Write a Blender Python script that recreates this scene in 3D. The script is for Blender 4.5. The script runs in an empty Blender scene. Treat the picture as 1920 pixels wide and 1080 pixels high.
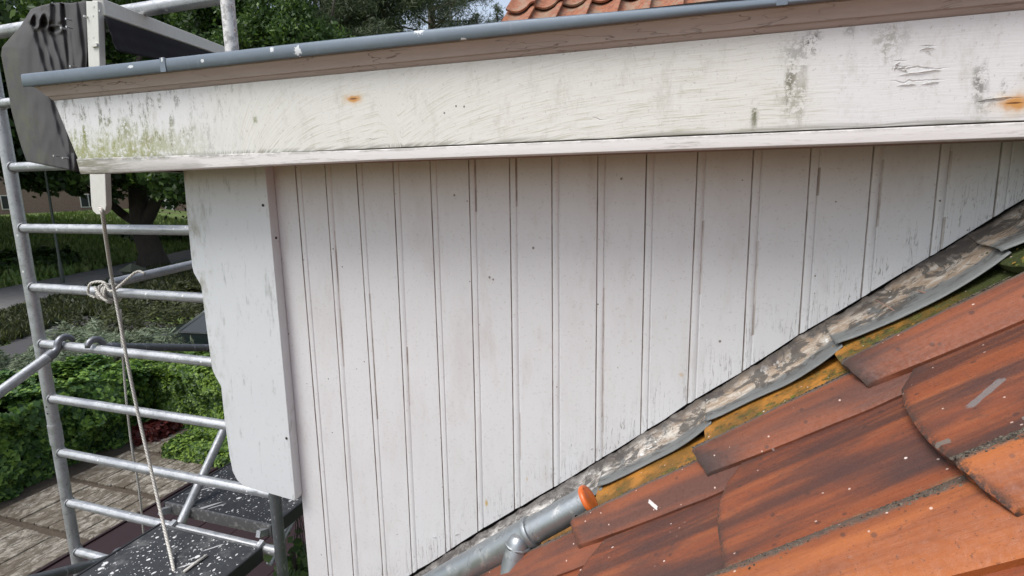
import bpy, bmesh, math, random
import numpy as np
from mathutils import Vector, Matrix, noise as mnoise
random.seed(7); rng = np.random.default_rng(11)
S = bpy.context.scene; C = S.collection
R_ = math.radians
# ------------------------------------------------------------------ camera
F = 1050.0
YAW, PIT, ROL = 0.32983941, 0.17720004, -0.01571593
def axes():
    cy, sy = math.cos(YAW), math.sin(YAW)
    f = Vector((-sy*math.cos(PIT), cy*math.cos(PIT), -math.sin(PIT)))
    r = Vector((cy, sy, 0)); u = r.cross(f)
    return r*math.cos(ROL)+u*math.sin(ROL), -r*math.sin(ROL)+u*math.cos(ROL), f
AR, AU, AF = axes()
def ray(x, y): return AF + AR*((x-960)/F) + AU*((540-y)/F)
def at(x, y, Y): d = ray(x, y); return d*(Y/d.y)          # photo point -> place on the plane at depth Y
def atz(x, y, Z): d = ray(x, y); return d*(Z/d.z)
cam = bpy.data.objects.new('camera', bpy.data.cameras.new('camera')); C.objects.link(cam)
m = Matrix((AR, AU, -AF)).transposed().to_4x4(); cam.matrix_world = m
cam.data.sensor_width = 36; cam.data.lens = 36*F/1920; cam.data.clip_start = .02; cam.data.clip_end = 2000
S.camera = cam
# ------------------------------------------------------------------ world + sun (overcast)
SUN_EL, SUN_AZ = 57, 215      # azimuth measured clockwise from +Y: behind the camera, to its left
W = bpy.data.worlds.new('World'); S.world = W; W.use_nodes = True
wt = W.node_tree; wt.nodes.clear()
sky = wt.nodes.new('ShaderNodeTexSky'); sky.sky_type = 'NISHITA'; sky.sun_disc = False
sky.sun_elevation = R_(SUN_EL); sky.sun_rotation = R_(SUN_AZ); sky.dust_density = 2.5; sky.air_density = 1.0; sky.ozone_density = 1.0
hs = wt.nodes.new('ShaderNodeHueSaturation'); hs.inputs['Saturation'].default_value = .58; hs.inputs['Value'].default_value = 1.0
bg = wt.nodes.new('ShaderNodeBackground'); bg.inputs['Strength'].default_value = .115
wo = wt.nodes.new('ShaderNodeOutputWorld')
wt.links.new(sky.outputs[0], hs.inputs['Color']); wt.links.new(hs.outputs[0], bg.inputs[0]); wt.links.new(bg.outputs[0], wo.inputs[0])
sl = bpy.data.lights.new('sun', 'SUN'); sl.energy = 1.3; sl.angle = R_(28); sl.color = (1, .985, .965)
so = bpy.data.objects.new('sun', sl); C.objects.link(so)
az = R_(SUN_AZ); el = R_(SUN_EL)
sd = Vector((math.sin(az)*math.cos(el), math.cos(az)*math.cos(el), math.sin(el)))
so.rotation_euler = sd.to_track_quat('Z', 'Y').to_euler(); so.location = sd*50
S.view_settings.view_transform = 'Standard'; S.view_settings.look = 'None'; S.view_settings.gamma = 1
S.view_settings.exposure = .95; S.view_settings.use_curve_mapping = False
S.render.engine = 'CYCLES'; S.cycles.max_bounces = 7; S.cycles.diffuse_bounces = 5; S.cycles.transmission_bounces = 4

# ------------------------------------------------------------------ node helper
class NT:
    def __init__(s, name, rough=.6, metal=0, spec=.5):
        s.m = bpy.data.materials.new(name); s.m.use_nodes = True; s.t = s.m.node_tree
        s.b = s.t.nodes['Principled BSDF']; s.b.inputs['Roughness'].default_value = rough
        s.b.inputs['Metallic'].default_value = metal; s.b.inputs['Specular IOR Level'].default_value = spec
        s.geo = s.t.nodes.new('ShaderNodeNewGeometry'); s.pos = s.geo.outputs['Position']
    def n(s, k): return s.t.nodes.new(k)
    def put(s, sock, v):
        if isinstance(v, bpy.types.NodeSocket): s.t.links.new(v, sock)
        elif isinstance(v, (tuple, list)) and sock.type == 'RGBA': sock.default_value = (*v[:3], 1)
        else: sock.default_value = v
    def math(s, op, a, b=0, clamp=False):
        n = s.n('ShaderNodeMath'); n.operation = op; n.use_clamp = clamp; s.put(n.inputs[0], a); s.put(n.inputs[1], b); return n.outputs[0]
    def vm(s, op, a, b=None):
        n = s.n('ShaderNodeVectorMath'); n.operation = op; s.put(n.inputs[0], a)
        if b is not None: s.put(n.inputs[1], b)
        return n.outputs['Value'] if op in ('LENGTH', 'DOT_PRODUCT', 'DISTANCE') else n.outputs[0]
    def scale(s, v, sc, loc=(0, 0, 0)): return s.vm('ADD', s.vm('MULTIPLY', v, tuple(sc)), tuple(loc))
    def noise(s, v, sc=5, det=4, rough=.6, dist=0):
        n = s.n('ShaderNodeTexNoise'); s.put(n.inputs['Vector'], v); n.inputs['Scale'].default_value = sc
        n.inputs['Detail'].default_value = det; n.inputs['Roughness'].default_value = rough; n.inputs['Distortion'].default_value = dist
        return n.outputs['Fac']
    def vor(s, v, sc=5, feat='F1', rnd=1):
        n = s.n('ShaderNodeTexVoronoi'); n.feature = feat; s.put(n.inputs['Vector'], v); n.inputs['Scale'].default_value = sc
        n.inputs['Randomness'].default_value = rnd; return n
    def ss(s, v, a, b, lo=0., hi=1., smooth=True):
        n = s.n('ShaderNodeMapRange'); n.interpolation_type = 'SMOOTHSTEP' if smooth else 'LINEAR'
        s.put(n.inputs[0], v); n.inputs[1].default_value = a; n.inputs[2].default_value = b
        n.inputs[3].default_value = lo; n.inputs[4].default_value = hi; return n.outputs[0]
    def mix(s, f, a, b, mode='MIX'):
        n = s.n('ShaderNodeMix'); n.data_type = 'RGBA'; n.blend_type = mode; s.put(n.inputs[0], f); s.put(n.inputs[6], a); s.put(n.inputs[7], b)
        return n.outputs[2]
    def sep(s, v): n = s.n('ShaderNodeSeparateXYZ'); s.put(n.inputs[0], v); return n.outputs
    def comb(s, x, y, z): n = s.n('ShaderNodeCombineXYZ'); s.put(n.inputs[0], x); s.put(n.inputs[1], y); s.put(n.inputs[2], z); return n.outputs[0]
    def uv(s): return s.n('ShaderNodeTexCoord').outputs['UV']
    def objc(s): return s.n('ShaderNodeTexCoord').outputs['Object']
    def rnd(s): return s.n('ShaderNodeObjectInfo').outputs['Random']
    def island(s): return s.geo.outputs['Random Per Island']
    def blob(s, c, r, nz=None, k=.8, v=None, soft=.55):
        d = s.vm('LENGTH', s.vm('MULTIPLY', s.vm('SUBTRACT', v or s.pos, tuple(c)), tuple(0 if q == 0 else 1/q for q in r)))
        if nz is not None: d = s.math('ADD', d, s.math('MULTIPLY', s.math('SUBTRACT', nz, .5), k*2))
        return s.ss(d, 1., soft)
    def mx(s, a, b): return s.math('MAXIMUM', a, b)
    def mul(s, a, b): return s.math('MULTIPLY', a, b, True)
    def bump(s, h, st=.3, dist=.002, nrm=None):
        n = s.n('ShaderNodeBump'); s.put(n.inputs['Height'], h); n.inputs['Strength'].default_value = st; n.inputs['Distance'].default_value = dist
        if nrm: s.put(n.inputs['Normal'], nrm)
        s.put(s.b.inputs['Normal'], n.outputs[0]); return n.outputs[0]
    def col(s, c): s.put(s.b.inputs['Base Color'], c); return s
    def rough(s, v): s.put(s.b.inputs['Roughness'], v); return s

def px_blob(w, x, y, rx, ry, Y, nz, k=.8, soft=.5):      # a mark of its own shape on a wall-parallel plane
    p = at(x, y, Y); return w.blob((p.x, 0, p.z), (rx, 0, ry), nz, k, soft=soft)

# ---- painted cladding
w = NT('cladding_paint', .55)
n1 = w.noise(w.pos, 3, 5); n2 = w.noise(w.pos, 60, 4, .7); n3 = w.noise(w.scale(w.pos, (1, 1, .12)), 45, 4, .65)
c = w.mix(n1, (.60, .60, .605), (.69, .69, .695))
c = w.mix(w.ss(n2, .6, .82, 0, .5), c, (.30, .25, .21))
c = w.mix(w.ss(w.noise(w.scale(w.pos, (1, 1, .25)), 14, 5, .7), .52, .8, 0, .35), c, (.40, .33, .28))
X, Y_, Z = w.sep(w.pos)
hgt = w.math('SUBTRACT', Z, w.math('ADD', w.math('MULTIPLY', X, .824), -.513))       # height above the flashing
crk = w.noise(w.scale(w.pos, (1, 1, .06)), 95, 4, .6)
crkline = w.ss(w.math('ABSOLUTE', w.math('SUBTRACT', crk, .5)), .012, 0)
low = w.mul(w.ss(w.math('ADD', hgt, w.math('MULTIPLY', w.noise(w.scale(w.pos, (1, 1, .3)), 30, 3), .22)), .27, .12), w.ss(w.noise(w.pos, 9, 3), .40, .52))
cracks = w.mul(crkline, low)
c = w.mix(w.mul(cracks, .8), c, (.13, .11, .10))
c = w.mix(w.ss(w.noise(w.scale(w.pos, (1, 1, .35)), 6, 5, .7), .45, .8, 0, .35), c, (.46, .40, .37))
c = w.mix(w.ss(w.noise(w.pos, 150, 3, .8), .58, .70, 0, .45), c, (.34, .31, .28))
sp = w.vor(w.pos, 38); c = w.mix(w.mul(w.ss(sp.outputs['Distance'], .10, .05), w.ss(w.sep(sp.outputs['Color'])[0], .86, .9)), c, (.12, .09, .07))
nz = w.noise(w.pos, 70, 3)
for (x, y, a, b, kk) in ((912, 943, .007, .016, .9), (988, 898, .004, .008, .5), (1278, 703, .008, .009, .45)):
    c = w.mix(w.mul(px_blob(w, x, y, a, b, 1.35, nz, .4, .1), kk), c, (.50, .33, .08))
for (x, y) in ((852, 366), (1165, 335), (1000, 465), (918, 520), (1350, 640), (925, 524)):
    c = w.mix(w.mul(px_blob(w, x, y, .0035, .004, 1.35, nz, .4), .8), c, (.1, .07, .05))
w.col(c); h = w.math('ADD', w.math('MULTIPLY', n3, .4), w.math('MULTIPLY', n2, .3)); h = w.math('SUBTRACT', h, w.math('MULTIPLY', cracks, 2.))
w.bump(h, .35, .002); PAINT = w.m
# board crevice paint (same white, dirt caught in the joint)
w = NT('joint_grime', .9); c = w.mix(w.ss(w.noise(w.scale(w.pos, (1, 1, .3)), 30, 4, .7), .35, .65), (.33, .29, .265), (.58, .555, .54)); w.col(c); GRIME = w.m
# ---- corner board
w = NT('corner_board_paint', .45)
n2 = w.noise(w.pos, 80, 4, .7); st = w.noise(w.scale(w.pos, (1, 1, .22)), 40, 5, .7)
c = w.mix(w.noise(w.pos, 4), (.57, .595, .61), (.65, .675, .685))
c = w.mix(w.ss(st, .57, .74, 0, .6), c, (.24, .26, .24))
c = w.mix(w.ss(n2, .58, .76, 0, .45), c, (.33, .29, .24))
X, Y_, Z = w.sep(w.pos)
c = w.mix(w.mul(w.ss(X, -1.38, -1.48), w.ss(w.noise(w.scale(w.pos, (1, 1, .4)), 30, 5, .7), .45, .7, 0, .7)), c, (.28, .27, .21))
w.col(c); w.bump(w.math('ADD', st, n2), .2, .001); CORNER = w.m
# ---- fascia
w = NT('fascia_paint', .5)
X, Y_, Z = w.sep(w.pos)
big = w.noise(w.pos, 2.2, 4); fine = w.noise(w.pos, 90, 4, .7)
def fan(x0, wd, amp):     # brush marks leave a low point and level out to the right
    return w.math('MULTIPLY', w.math('POWER', 2.718, w.math('DIVIDE', w.math('SUBTRACT', x0, X), wd)), amp)
xa, xb, xc = at(505, 230, 1.165).x, at(725, 230, 1.165).x, at(1440, 230, 1.165).x
wv0 = w.math('MULTIPLY', w.math('SUBTRACT', w.noise(w.scale(w.pos, (1, 0, 1)), 7, 2), .5), .10)
Xw = w.math('ADD', X, wv0)
s1 = w.ss(Xw, xb-.02, xb+.02)
warp = w.math('ADD', w.math('MULTIPLY', fan(xa, .13, .13), w.math('SUBTRACT', 1, s1)), w.math('MULTIPLY', fan(xb, .22, .17), s1))
warp = w.math('ADD', warp, w.math('MULTIPLY', w.noise(w.scale(w.pos, (1, 0, .3)), 3, 2), .035))
bv = w.comb(w.math('MULTIPLY', X, .035), 0, w.math('ADD', Z, warp))
br = w.noise(bv, 330, 4, .7); br2 = w.noise(bv, 90, 3, .6)
zone = w.mul(w.ss(w.math('ADD', X, w.math('MULTIPLY', big, .5)), -1.10, -.85), w.ss(w.math('ADD', X, w.math('MULTIPLY', big, -.4)), .06, -.12))
c = w.mix(big, (.66, .66, .655), (.73, .73, .725))
cy = w.mix(br2, (.655, .65, .60), (.715, .71, .67)); c = w.mix(zone, c, cy)
lowz = w.ss(Z, .24, .10)
c = w.mix(w.mul(w.mul(w.ss(br, .48, .70), w.ss(zone, 0, 1, .25, 1)), w.ss(lowz, 0, 1, .38, .8)), c, (.38, .37, .25))
gm = w.noise(w.scale(w.pos, (1, 1, .45)), 18, 6, .8); c = w.mix(w.ss(gm, .50, .72, 0, .45), c, (.40, .39, .32)); c = w.mix(w.ss(w.noise(w.pos, 140, 3, .8), .60, .70, 0, .5), c, (.30, .29, .25))
# algae and soot at the left end
streak = w.noise(w.scale(w.pos, (1, 1, .28)), 42, 6, .75); sm = w.noise(w.pos, 75, 5, .8)
left = w.ss(w.math('ADD', X, w.math('MULTIPLY', w.noise(w.pos, 9, 3), .35)), -.80, -1.25)
c = w.mix(w.mul(w.mul(left, w.mul(w.ss(streak, .50, .62), w.ss(sm, .42, .55))), .85), c, (.17, .17, .14))
alg = w.mul(w.mul(w.ss(w.math('ADD', X, w.math('MULTIPLY', streak, .3)), -.98, -1.35), w.ss(w.math('ADD', Z, w.math('MULTIPLY', streak, -.25)), .075, -.01)), w.ss(sm, .34, .55))
c = w.mix(w.mul(alg, .85), c, (.26, .27, .07))
for (x, y, a, b, k, kc) in ((160, 255, .012, .055, .9, (.22, .25, .03)), (235, 240, .03, .045, .7, (.26, .28, .10)), (275, 262, .045, .02, .6, (.28, .29, .12)),
        (1415, 215, .011, .045, .85, (.16, .16, .08)), (1490, 175, .030, .075, .62, (.34, .32, .24)), (1520, 80, .022, .028, .8, (.12, .12, .11)), (1495, 100, .04, .04, .45, (.2, .2, .18)), (1480, 150, .014, .05, .7, (.2, .19, .13)),
        (1660, 80, .035, .05, .45, (.24, .24, .17)), (1592, 55, .014, .014, .5, (.25, .25, .22)), (1838, 150, .014, .045, .7, (.14, .14, .12)), (1845, 195, .022, .03, .45, (.25, .25, .2)), (1882, 165, .008, .018, .6, (.15, .15, .13)), (1700, 70, .02, .03, .3, (.3, .3, .25)),
        (298, 195, .01, .022, .8, (.13, .14, .08)), (318, 172, .008, .012, .7, (.14, .14, .12)), (198, 190, .008, .02, .6, (.18, .18, .15)), (120, 190, .02, .03, .6, (.2, .2, .17)), (478, 225, .01, .02, .6, (.22, .25, .1)), (725, 125, .004, .02, .35, (.3, .3, .25)), (435, 165, .006, .02, .35, (.25, .27, .2))):
    c = w.mix(w.mul(w.mul(px_blob(w, x, y, a, b, 1.165, streak, .9, .1), w.ss(sm, .44, .54)), min(1, k*1.15)), c, tuple(q*.8 for q in kc))
c = w.mix(w.mul(w.mul(w.ss(Z, .108, .097), w.ss(br2, .38, .6)), .7), c, (.17, .16, .12))     # dirt lying in the rebate
for (x, y, a, b) in ((662, 185, .022, .010), (1900, 193, .026, .016)):
    c = w.mix(w.mul(px_blob(w, x, y, a*1.9, b*2.0, 1.165, nzz := w.noise(w.pos, 45, 4), .5, .0), .45), c, (.58, .36, .10))
    c = w.mix(w.mul(px_blob(w, x, y, a, b, 1.165, nzz, .6, .3), .85), c, (.55, .23, .02))
    c = w.mix(px_blob(w, x, y, a*.55, .0018, 1.165, nzz, .5, .5), c, (.14, .05, .01))
# peeling, curled paint at the right
pl = None
pv = w.comb(X, 0, w.math('ADD', Z, w.math('MULTIPLY', w.noise(w.pos, 22, 3), .03)))
for (x, y, a, b) in ((1725, 132, .050, .0022), (1690, 130, .018, .0022), (1700, 155, .03, .0018), (1745, 152, .025, .0018), (1740, 90, .015, .0018), (1870, 183, .04, .0018), (1688, 118, .012, .0018), (1120, 225, .02, .0012), (700, 262, .02, .0016)):
    p = at(x, y, 1.165); q = w.blob((p.x, 0, p.z+.015), (a, 0, b), v=pv, soft=.2); pl = q if pl is None else w.mx(pl, q)
pe = px_blob(w, 1692, 118, .016, .013, 1.165, w.noise(w.pos, 40), .4, .75); pe2 = px_blob(w, 1692, 118, .0125, .010, 1.165, w.noise(w.pos, 40), .4, .75)
c = w.mix(w.mul(pl, .5), c, (.24, .23, .22))
for (x, y) in ((855, 199), (833, 212), (870, 200), (1180, 75)): c = w.mix(w.mul(px_blob(w, x, y, .0028, .003, 1.165, sm, .4), .9), c, (.08, .08, .07))
w.col(c); hh = w.math('ADD', w.math('MULTIPLY', br, .9), w.math('MULTIPLY', fine, .25)); hh = w.math('SUBTRACT', hh, w.math('MULTIPLY', pl, 2.2)); w.bump(hh, .38, .0014)
w.rough(w.ss(fine, .3, .7, .42, .62)); FASCIA = w.m
# ---- moulding (old cracked paint; underside shade and warm bounce put into the brown)
w = NT('moulding_paint', .6); n = w.noise(w.scale(w.pos, (.15, 1, 1)), 70, 5, .7); cr = w.ss(w.math('ABSOLUTE', w.math('SUBTRACT', w.noise(w.scale(w.pos, (.18, 1, 1)), 26, 3), .5)), .008, 0)
c = w.mix(n, (.35, .295, .265), (.50, .44, .405)); c = w.mix(w.mul(w.mul(cr, w.ss(w.noise(w.pos, 4), .42, .6)), .8), c, (.09, .06, .05))
w.col(c); w.bump(w.math('SUBTRACT', n, w.math('MULTIPLY', cr, 1.5)), .4, .002); MOULD = w.m
w = NT('bead_paint', .55); n = w.noise(w.scale(w.pos, (.1, 1, 1)), 110, 5, .75); c = w.mix(w.noise(w.pos, 5), (.60, .58, .56), (.68, .66, .64))
c = w.mix(w.ss(n, .52, .72, 0, .65), c, (.26, .24, .20)); X, Y_, Z = w.sep(w.pos)
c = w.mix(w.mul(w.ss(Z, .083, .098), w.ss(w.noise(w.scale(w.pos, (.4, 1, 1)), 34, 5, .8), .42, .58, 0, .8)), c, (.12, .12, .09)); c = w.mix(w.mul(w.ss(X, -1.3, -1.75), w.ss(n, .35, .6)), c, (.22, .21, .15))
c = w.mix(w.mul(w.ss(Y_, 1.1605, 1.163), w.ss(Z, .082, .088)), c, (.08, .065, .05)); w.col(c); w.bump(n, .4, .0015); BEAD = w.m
w = NT('raw_wood', .8); n = w.noise(w.scale(w.pos, (.08, 1, 1)), 90, 4, .6); w.col(w.mix(n, (.20, .11, .08), (.34, .22, .17))); w.bump(n, .3, .001); SOFFIT = w.m
# ---- zinc
w = NT('zinc', .42, .55); n = w.noise(w.pos, 6, 5, .7); n2 = w.noise(w.scale(w.pos, (1, 1, .3)), 40, 5, .7)
c = w.mix(n, (.135, .165, .20), (.19, .225, .26)); c = w.mix(w.ss(n2, .58, .78, 0, .35), c, (.40, .44, .47))
nz = w.noise(w.pos, 150, 3, .7)
spl = None
for (x, y, a, b, k) in ((558, 95, .010, .012, 1.3), (510, 93, .006, .006, 1.3), (785, 58, .012, .008, 1.3), (575, 110, .003, .003, 1.3), (1050, 67, .012, .003, .6), (868, 74, .008, .004, .8), (305, 112, .003, .006, 1.2), (245, 125, .01, .004, .9), (980, 67, .008, .003, .7), (962, 71, .007, .003, .7), (380, 114, .006, .004, 1.)):
    q = px_blob(w, x, y, a, b, 1.126, nz, k, .75); spl = q if spl is None else w.mx(spl, q)
c = w.mix(spl, c, (.66, .69, .70)); w.put(w.b.inputs['Metallic'], w.ss(spl, 0, 1, .45, 0)); w.col(c); w.rough(w.ss(n2, .3, .7, .36, .55)); w.bump(n2, .12, .001); ZINC = w.m
# ---- lead flashing
w = NT('lead_flashing', .6, .1); uv = w.uv(); U, V, _ = w.sep(uv)      # V: 0 at the wall, 1 at the free edge; U runs along the slope in metres
n = w.noise(w.pos, 16, 6, .75); n2 = w.noise(w.scale(w.pos, (.6, 1.6, .6)), 38, 5, .8); n3 = w.noise(w.pos, 7, 4, .6)
c = w.mix(n, (.105, .112, .112), (.20, .21, .205))
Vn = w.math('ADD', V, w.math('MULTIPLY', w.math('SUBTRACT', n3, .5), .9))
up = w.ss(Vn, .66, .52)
pc = w.mix(w.ss(n2, .35, .6), (.52, .48, .42), (.30, .22, .15)); X, Y_, Z = w.sep(w.pos)
pc = w.mix(w.ss(X, .1, -.35), pc, w.mix(w.ss(n2, .4, .6), (.62, .60, .56), (.16, .15, .14)))
c = w.mix(w.mul(up, w.ss(n, .34, .46)), c, pc)
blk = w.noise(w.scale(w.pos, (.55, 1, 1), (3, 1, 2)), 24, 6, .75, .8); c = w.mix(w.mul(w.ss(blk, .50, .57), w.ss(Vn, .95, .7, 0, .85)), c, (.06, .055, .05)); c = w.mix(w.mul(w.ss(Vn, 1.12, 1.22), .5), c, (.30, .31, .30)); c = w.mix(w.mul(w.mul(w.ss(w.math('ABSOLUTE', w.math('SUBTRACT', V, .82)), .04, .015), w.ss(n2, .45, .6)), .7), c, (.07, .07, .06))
c = w.mix(w.mul(w.ss(n2, .62, .72), .7), c, (.07, .06, .05))
c = w.mix(w.mul(w.ss(w.noise(w.pos, 26, 4, .7), .62, .68), up), c, (.66, .66, .64))
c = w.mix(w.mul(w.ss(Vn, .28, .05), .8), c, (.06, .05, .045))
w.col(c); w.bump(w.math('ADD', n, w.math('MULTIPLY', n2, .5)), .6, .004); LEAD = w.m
w = NT('black_gap', .95); w.col((.018, .015, .013)); DARK = w.m
# ---- clay tiles: UV.x = distance across from the roll crest (towards the wall), UV.y = distance up from the lower edge
w = NT('clay_tile', .62); uv = w.uv(); U, V, _ = w.sep(uv); rd = w.rnd()
off = w.comb(w.math('MULTIPLY', rd, 31), w.math('MULTIPLY', rd, 17), 0)
q = w.vm('ADD', w.comb(U, V, 0), off)
lon = w.noise(w.scale(q, (1, .09, 1)), 17, 5, .6, .25); lon2 = w.noise(w.scale(q, (1, .07, 1)), 46, 5, .65); gn = w.noise(w.pos, 130, 4, .75); bl = w.noise(w.scale(q, (1, .3, 1)), 11, 5, .6)
c = w.mix(w.ss(lon, .40, .60), (.235, .062, .022), (.090, .032, .020))
c = w.mix(w.ss(lon2, .46, .68, 0, .5), c, (.30, .095, .035))
c = w.mix(w.ss(bl, .46, .66, 0, .75), c, (.062, .028, .024))
c = w.mix(w.ss(w.noise(w.pos, 26, 6, .8), .52, .68, 0, .45), c, (.085, .04, .028))
c = w.mix(w.ss(w.sep(w.pos)[1], .60, .56, 0, .65), c, w.mix(w.ss(lon2, .35, .65), (.33, .085, .030), (.22, .055, .024)))
dark = w.mul(w.ss(w.math('ABSOLUTE', w.math('SUBTRACT', U, .125)), .06, .0), w.ss(lon, .38, .6)); c = w.mix(w.mul(dark, .75), c, (.055, .030, .026))
org = w.mul(w.ss(U, .052, .030), w.ss(w.math('ADD', lon2, w.math('MULTIPLY', bl, .4)), .45, .75, .55, 1)); c = w.mix(org, c, w.mix(w.ss(w.sep(w.pos)[1], .95, .80), w.mix(w.ss(lon, .4, .62), (.22, .064, .026), (.10, .038, .025)), w.mix(w.ss(lon, .38, .62), (.36, .108, .026), (.21, .058, .020))))
Un = w.math('ADD', U, w.math('MULTIPLY', w.math('SUBTRACT', w.noise(w.pos, 60, 4, .8), .5), .022))
lich = w.mul(w.ss(w.math('ABSOLUTE', w.math('SUBTRACT', Un, .011)), .019, .007), w.ss(w.noise(w.pos, 16, 4, .8), .28, .42))
c = w.mix(w.mul(w.ss(V, .13, .0), w.mul(w.ss(w.sep(w.pos)[1], .95, 1.0), w.ss(bl, .3, .55))), c, (.045, .026, .022))
gr2 = w.noise(w.scale(q, (1, .07, 1)), 150, 4, .75); c = w.mix(w.ss(gr2, .56, .72, 0, .35), c, (.055, .024, .016))
c = w.mix(w.mul(w.ss(w.noise(w.pos, 210, 3, .8), .60, .68), .6), c, (.045, .02, .015))
c = w.mix(w.mul(lich, .9), c, w.mix(gn, (.035, .026, .02), (.15, .12, .09)))
l2 = w.mul(w.ss(w.math('ABSOLUTE', w.math('SUBTRACT', Un, .07)), .02, .005), w.ss(w.noise(w.pos, 22, 4, .8), .50, .62)); c = w.mix(w.mul(l2, .5), c, (.18, .15, .09))
c = w.mix(w.mul(w.ss(V, .014, .0), w.ss(gn, .4, .55)), c, (.05, .03, .022))
# moss and lichen in the channel next to the flashing, grey crust on the first roll
X, Y_, Z = w.sep(w.pos)
ms = w.noise(w.pos, 42, 5, .75); ms2 = w.noise(w.pos, 15, 4, .6)
chan = w.ss(w.math('ADD', Y_, w.math('MULTIPLY', w.math('SUBTRACT', ms2, .5), .02)), 1.115, 1.130)
c = w.mix(w.mul(chan, .92), c, w.mix(w.ss(ms2, .35, .6), (.40, .17, .022), (.17, .085, .010)))
green = w.mul(chan, w.ss(w.math('ADD', w.math('ADD', ms, w.math('MULTIPLY', X, .22)), w.math('MULTIPLY', Y_, -1.9)), -1.78, -1.60))
c = w.mix(w.mul(green, .95), c, w.mix(w.ss(w.noise(w.pos, 90, 4, .8), .4, .6), (.035, .035, .01), (.10, .11, .015)))
c = w.mix(w.mul(chan, w.ss(X, .30, .5)), c, w.mix(ms, (.015, .022, .004), (.05, .065, .008)))
wall = w.mul(w.ss(Y_, 1.035, 1.075), w.ss(w.math('ADD', w.math('ADD', w.math('MULTIPLY', ms, .5), w.math('MULTIPLY', ms2, .5)), w.math('MULTIPLY', w.math('SUBTRACT', Y_, 1.066), 7)), .42, .54)); wall = w.mul(wall, w.ss(Y_, 1.135, 1.12))
c = w.mix(w.mul(wall, .85), c, w.mix(gn, (.030, .025, .025), (.17, .155, .14)))
sp = w.vor(w.pos, 30); spk = w.mul(w.ss(w.math('ADD', sp.outputs['Distance'], w.math('MULTIPLY', gn, .08)), .125, .085), w.ss(w.sep(sp.outputs['Color'])[0], .88, .92)); c = w.mix(spk, c, (.68, .60, .55))
sp = w.vor(w.pos, 75); c = w.mix(w.mul(w.mul(w.ss(sp.outputs['Distance'], .16, .1), w.ss(w.sep(sp.outputs['Color'])[1], .84, .9)), .8), c, (.6, .45, .38))
sp = w.vor(w.pos, 60); c = w.mix(w.mul(w.mul(w.ss(sp.outputs['Distance'], .3, .2), w.ss(w.sep(sp.outputs['Color'])[2], .86, .9)), .6), c, (.05, .025, .02))
nz = w.noise(w.pos, 60, 3)
def dash(x1, y1, x2, y2, wd, colr, Z0=-.54):
    global c
    def on(x, y): d = ray(x, y); return d*(Z0/(d.z-.824*d.x))
    a, b = on(x1, y1), on(x2, y2); mid = (a+b)/2; dr = (b-a); L = dr.length/2; dr.normalize(); nn = Vector((-math.sin(R_(39.5)), 0, math.cos(R_(39.5)))); sd_ = nn.cross(dr)
    v = w.vm('SUBTRACT', w.pos, tuple(mid)); p1 = w.math('DIVIDE', w.vm('DOT_PRODUCT', v, tuple(dr)), L); p2 = w.math('DIVIDE', w.vm('DOT_PRODUCT', v, tuple(sd_)), wd)
    e = w.math('MAXIMUM', w.math('ABSOLUTE', p1), w.math('ABSOLUTE', p2)); e = w.math('ADD', e, w.math('MULTIPLY', w.math('SUBTRACT', nz, .5), 1.1)); k = w.ss(e, 1.05, .85); k = w.mul(k, w.ss(w.vm('LENGTH', v), .3, .2)); c = w.mix(w.mul(k, .8), c, colr)
dash(1806, 751, 1868, 697, .005, (.17, .16, .155)); dash(1742, 823, 1768, 812, .005, (.16, .15, .13)); dash(1898, 764, 1920, 755, .005, (.2, .18, .16)); dash(1219, 943, 1228, 947, .0035, (.7, .66, .64))
w.col(c); w.bump(w.math('ADD', w.math('ADD', w.math('MULTIPLY', w.math('ADD', lon2, gr2), .6), w.math('MULTIPLY', gn, .55)), w.math('MULTIPLY', w.mx(lich, w.mx(green, wall)), w.math('MULTIPLY', ms, 2))), .5, .003)
w.rough(w.ss(gn, .3, .7, .5, .8)); TILE = w.m
w = NT('old_pantile', .8); gn = w.noise(w.pos, 40, 5, .75); c = w.mix(w.ss(gn, .35, .65), (.36, .135, .065), (.20, .075, .042)); c = w.mix(w.ss(w.noise(w.pos, 9, 5, .7), .45, .6, 0, .7), c, (.27, .21, .15)); c = w.mix(w.ss(w.noise(w.pos, 22, 4, .8), .6, .7), c, (.16, .12, .08)); w.col(c); w.bump(gn, .5, .004); PANT = w.m
# ---- galvanised / aluminium scaffold
w = NT('galvanised_tube', .45, .75); n = w.noise(w.pos, 25, 5, .7); n2 = w.noise(w.pos, 90, 4, .75); rd = w.rnd()
c = w.mix(n, (.28, .295, .31), (.58, .59, .60)); c = w.mix(w.ss(n2, .55, .68, 0, .6), c, (.17, .18, .19)); c = w.mix(w.ss(w.noise(w.scale(w.pos, (.3, 1, 1)), 60, 5, .8), .58, .66, 0, .6), c, (.14, .14, .145))
sp = w.vor(w.pos, 34); s1 = w.mul(w.ss(w.math('ADD', sp.outputs['Distance'], w.math('MULTIPLY', n2, .25)), .33, .25), w.ss(w.sep(sp.outputs['Color'])[0], .80, .86)); c = w.mix(s1, c, (.75, .75, .74))
w.col(c); w.put(w.b.inputs['Metallic'], w.ss(s1, 0, 1, .55, 0)); w.rough(w.ss(n, .3, .7, .32, .58)); w.bump(n2, .15, .001); GALV = w.m
w = NT('dull_tube', .5, .6); n = w.noise(w.pos, 30, 5, .7); n2 = w.noise(w.scale(w.pos, (1, 1, .3)), 50, 5, .75); c = w.mix(n, (.10, .11, .115), (.20, .21, .215)); c = w.mix(w.ss(n2, .56, .68, 0, .9), c, (.40, .41, .41)); w.col(c); w.bump(n, .2, .001); DULL = w.m
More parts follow.
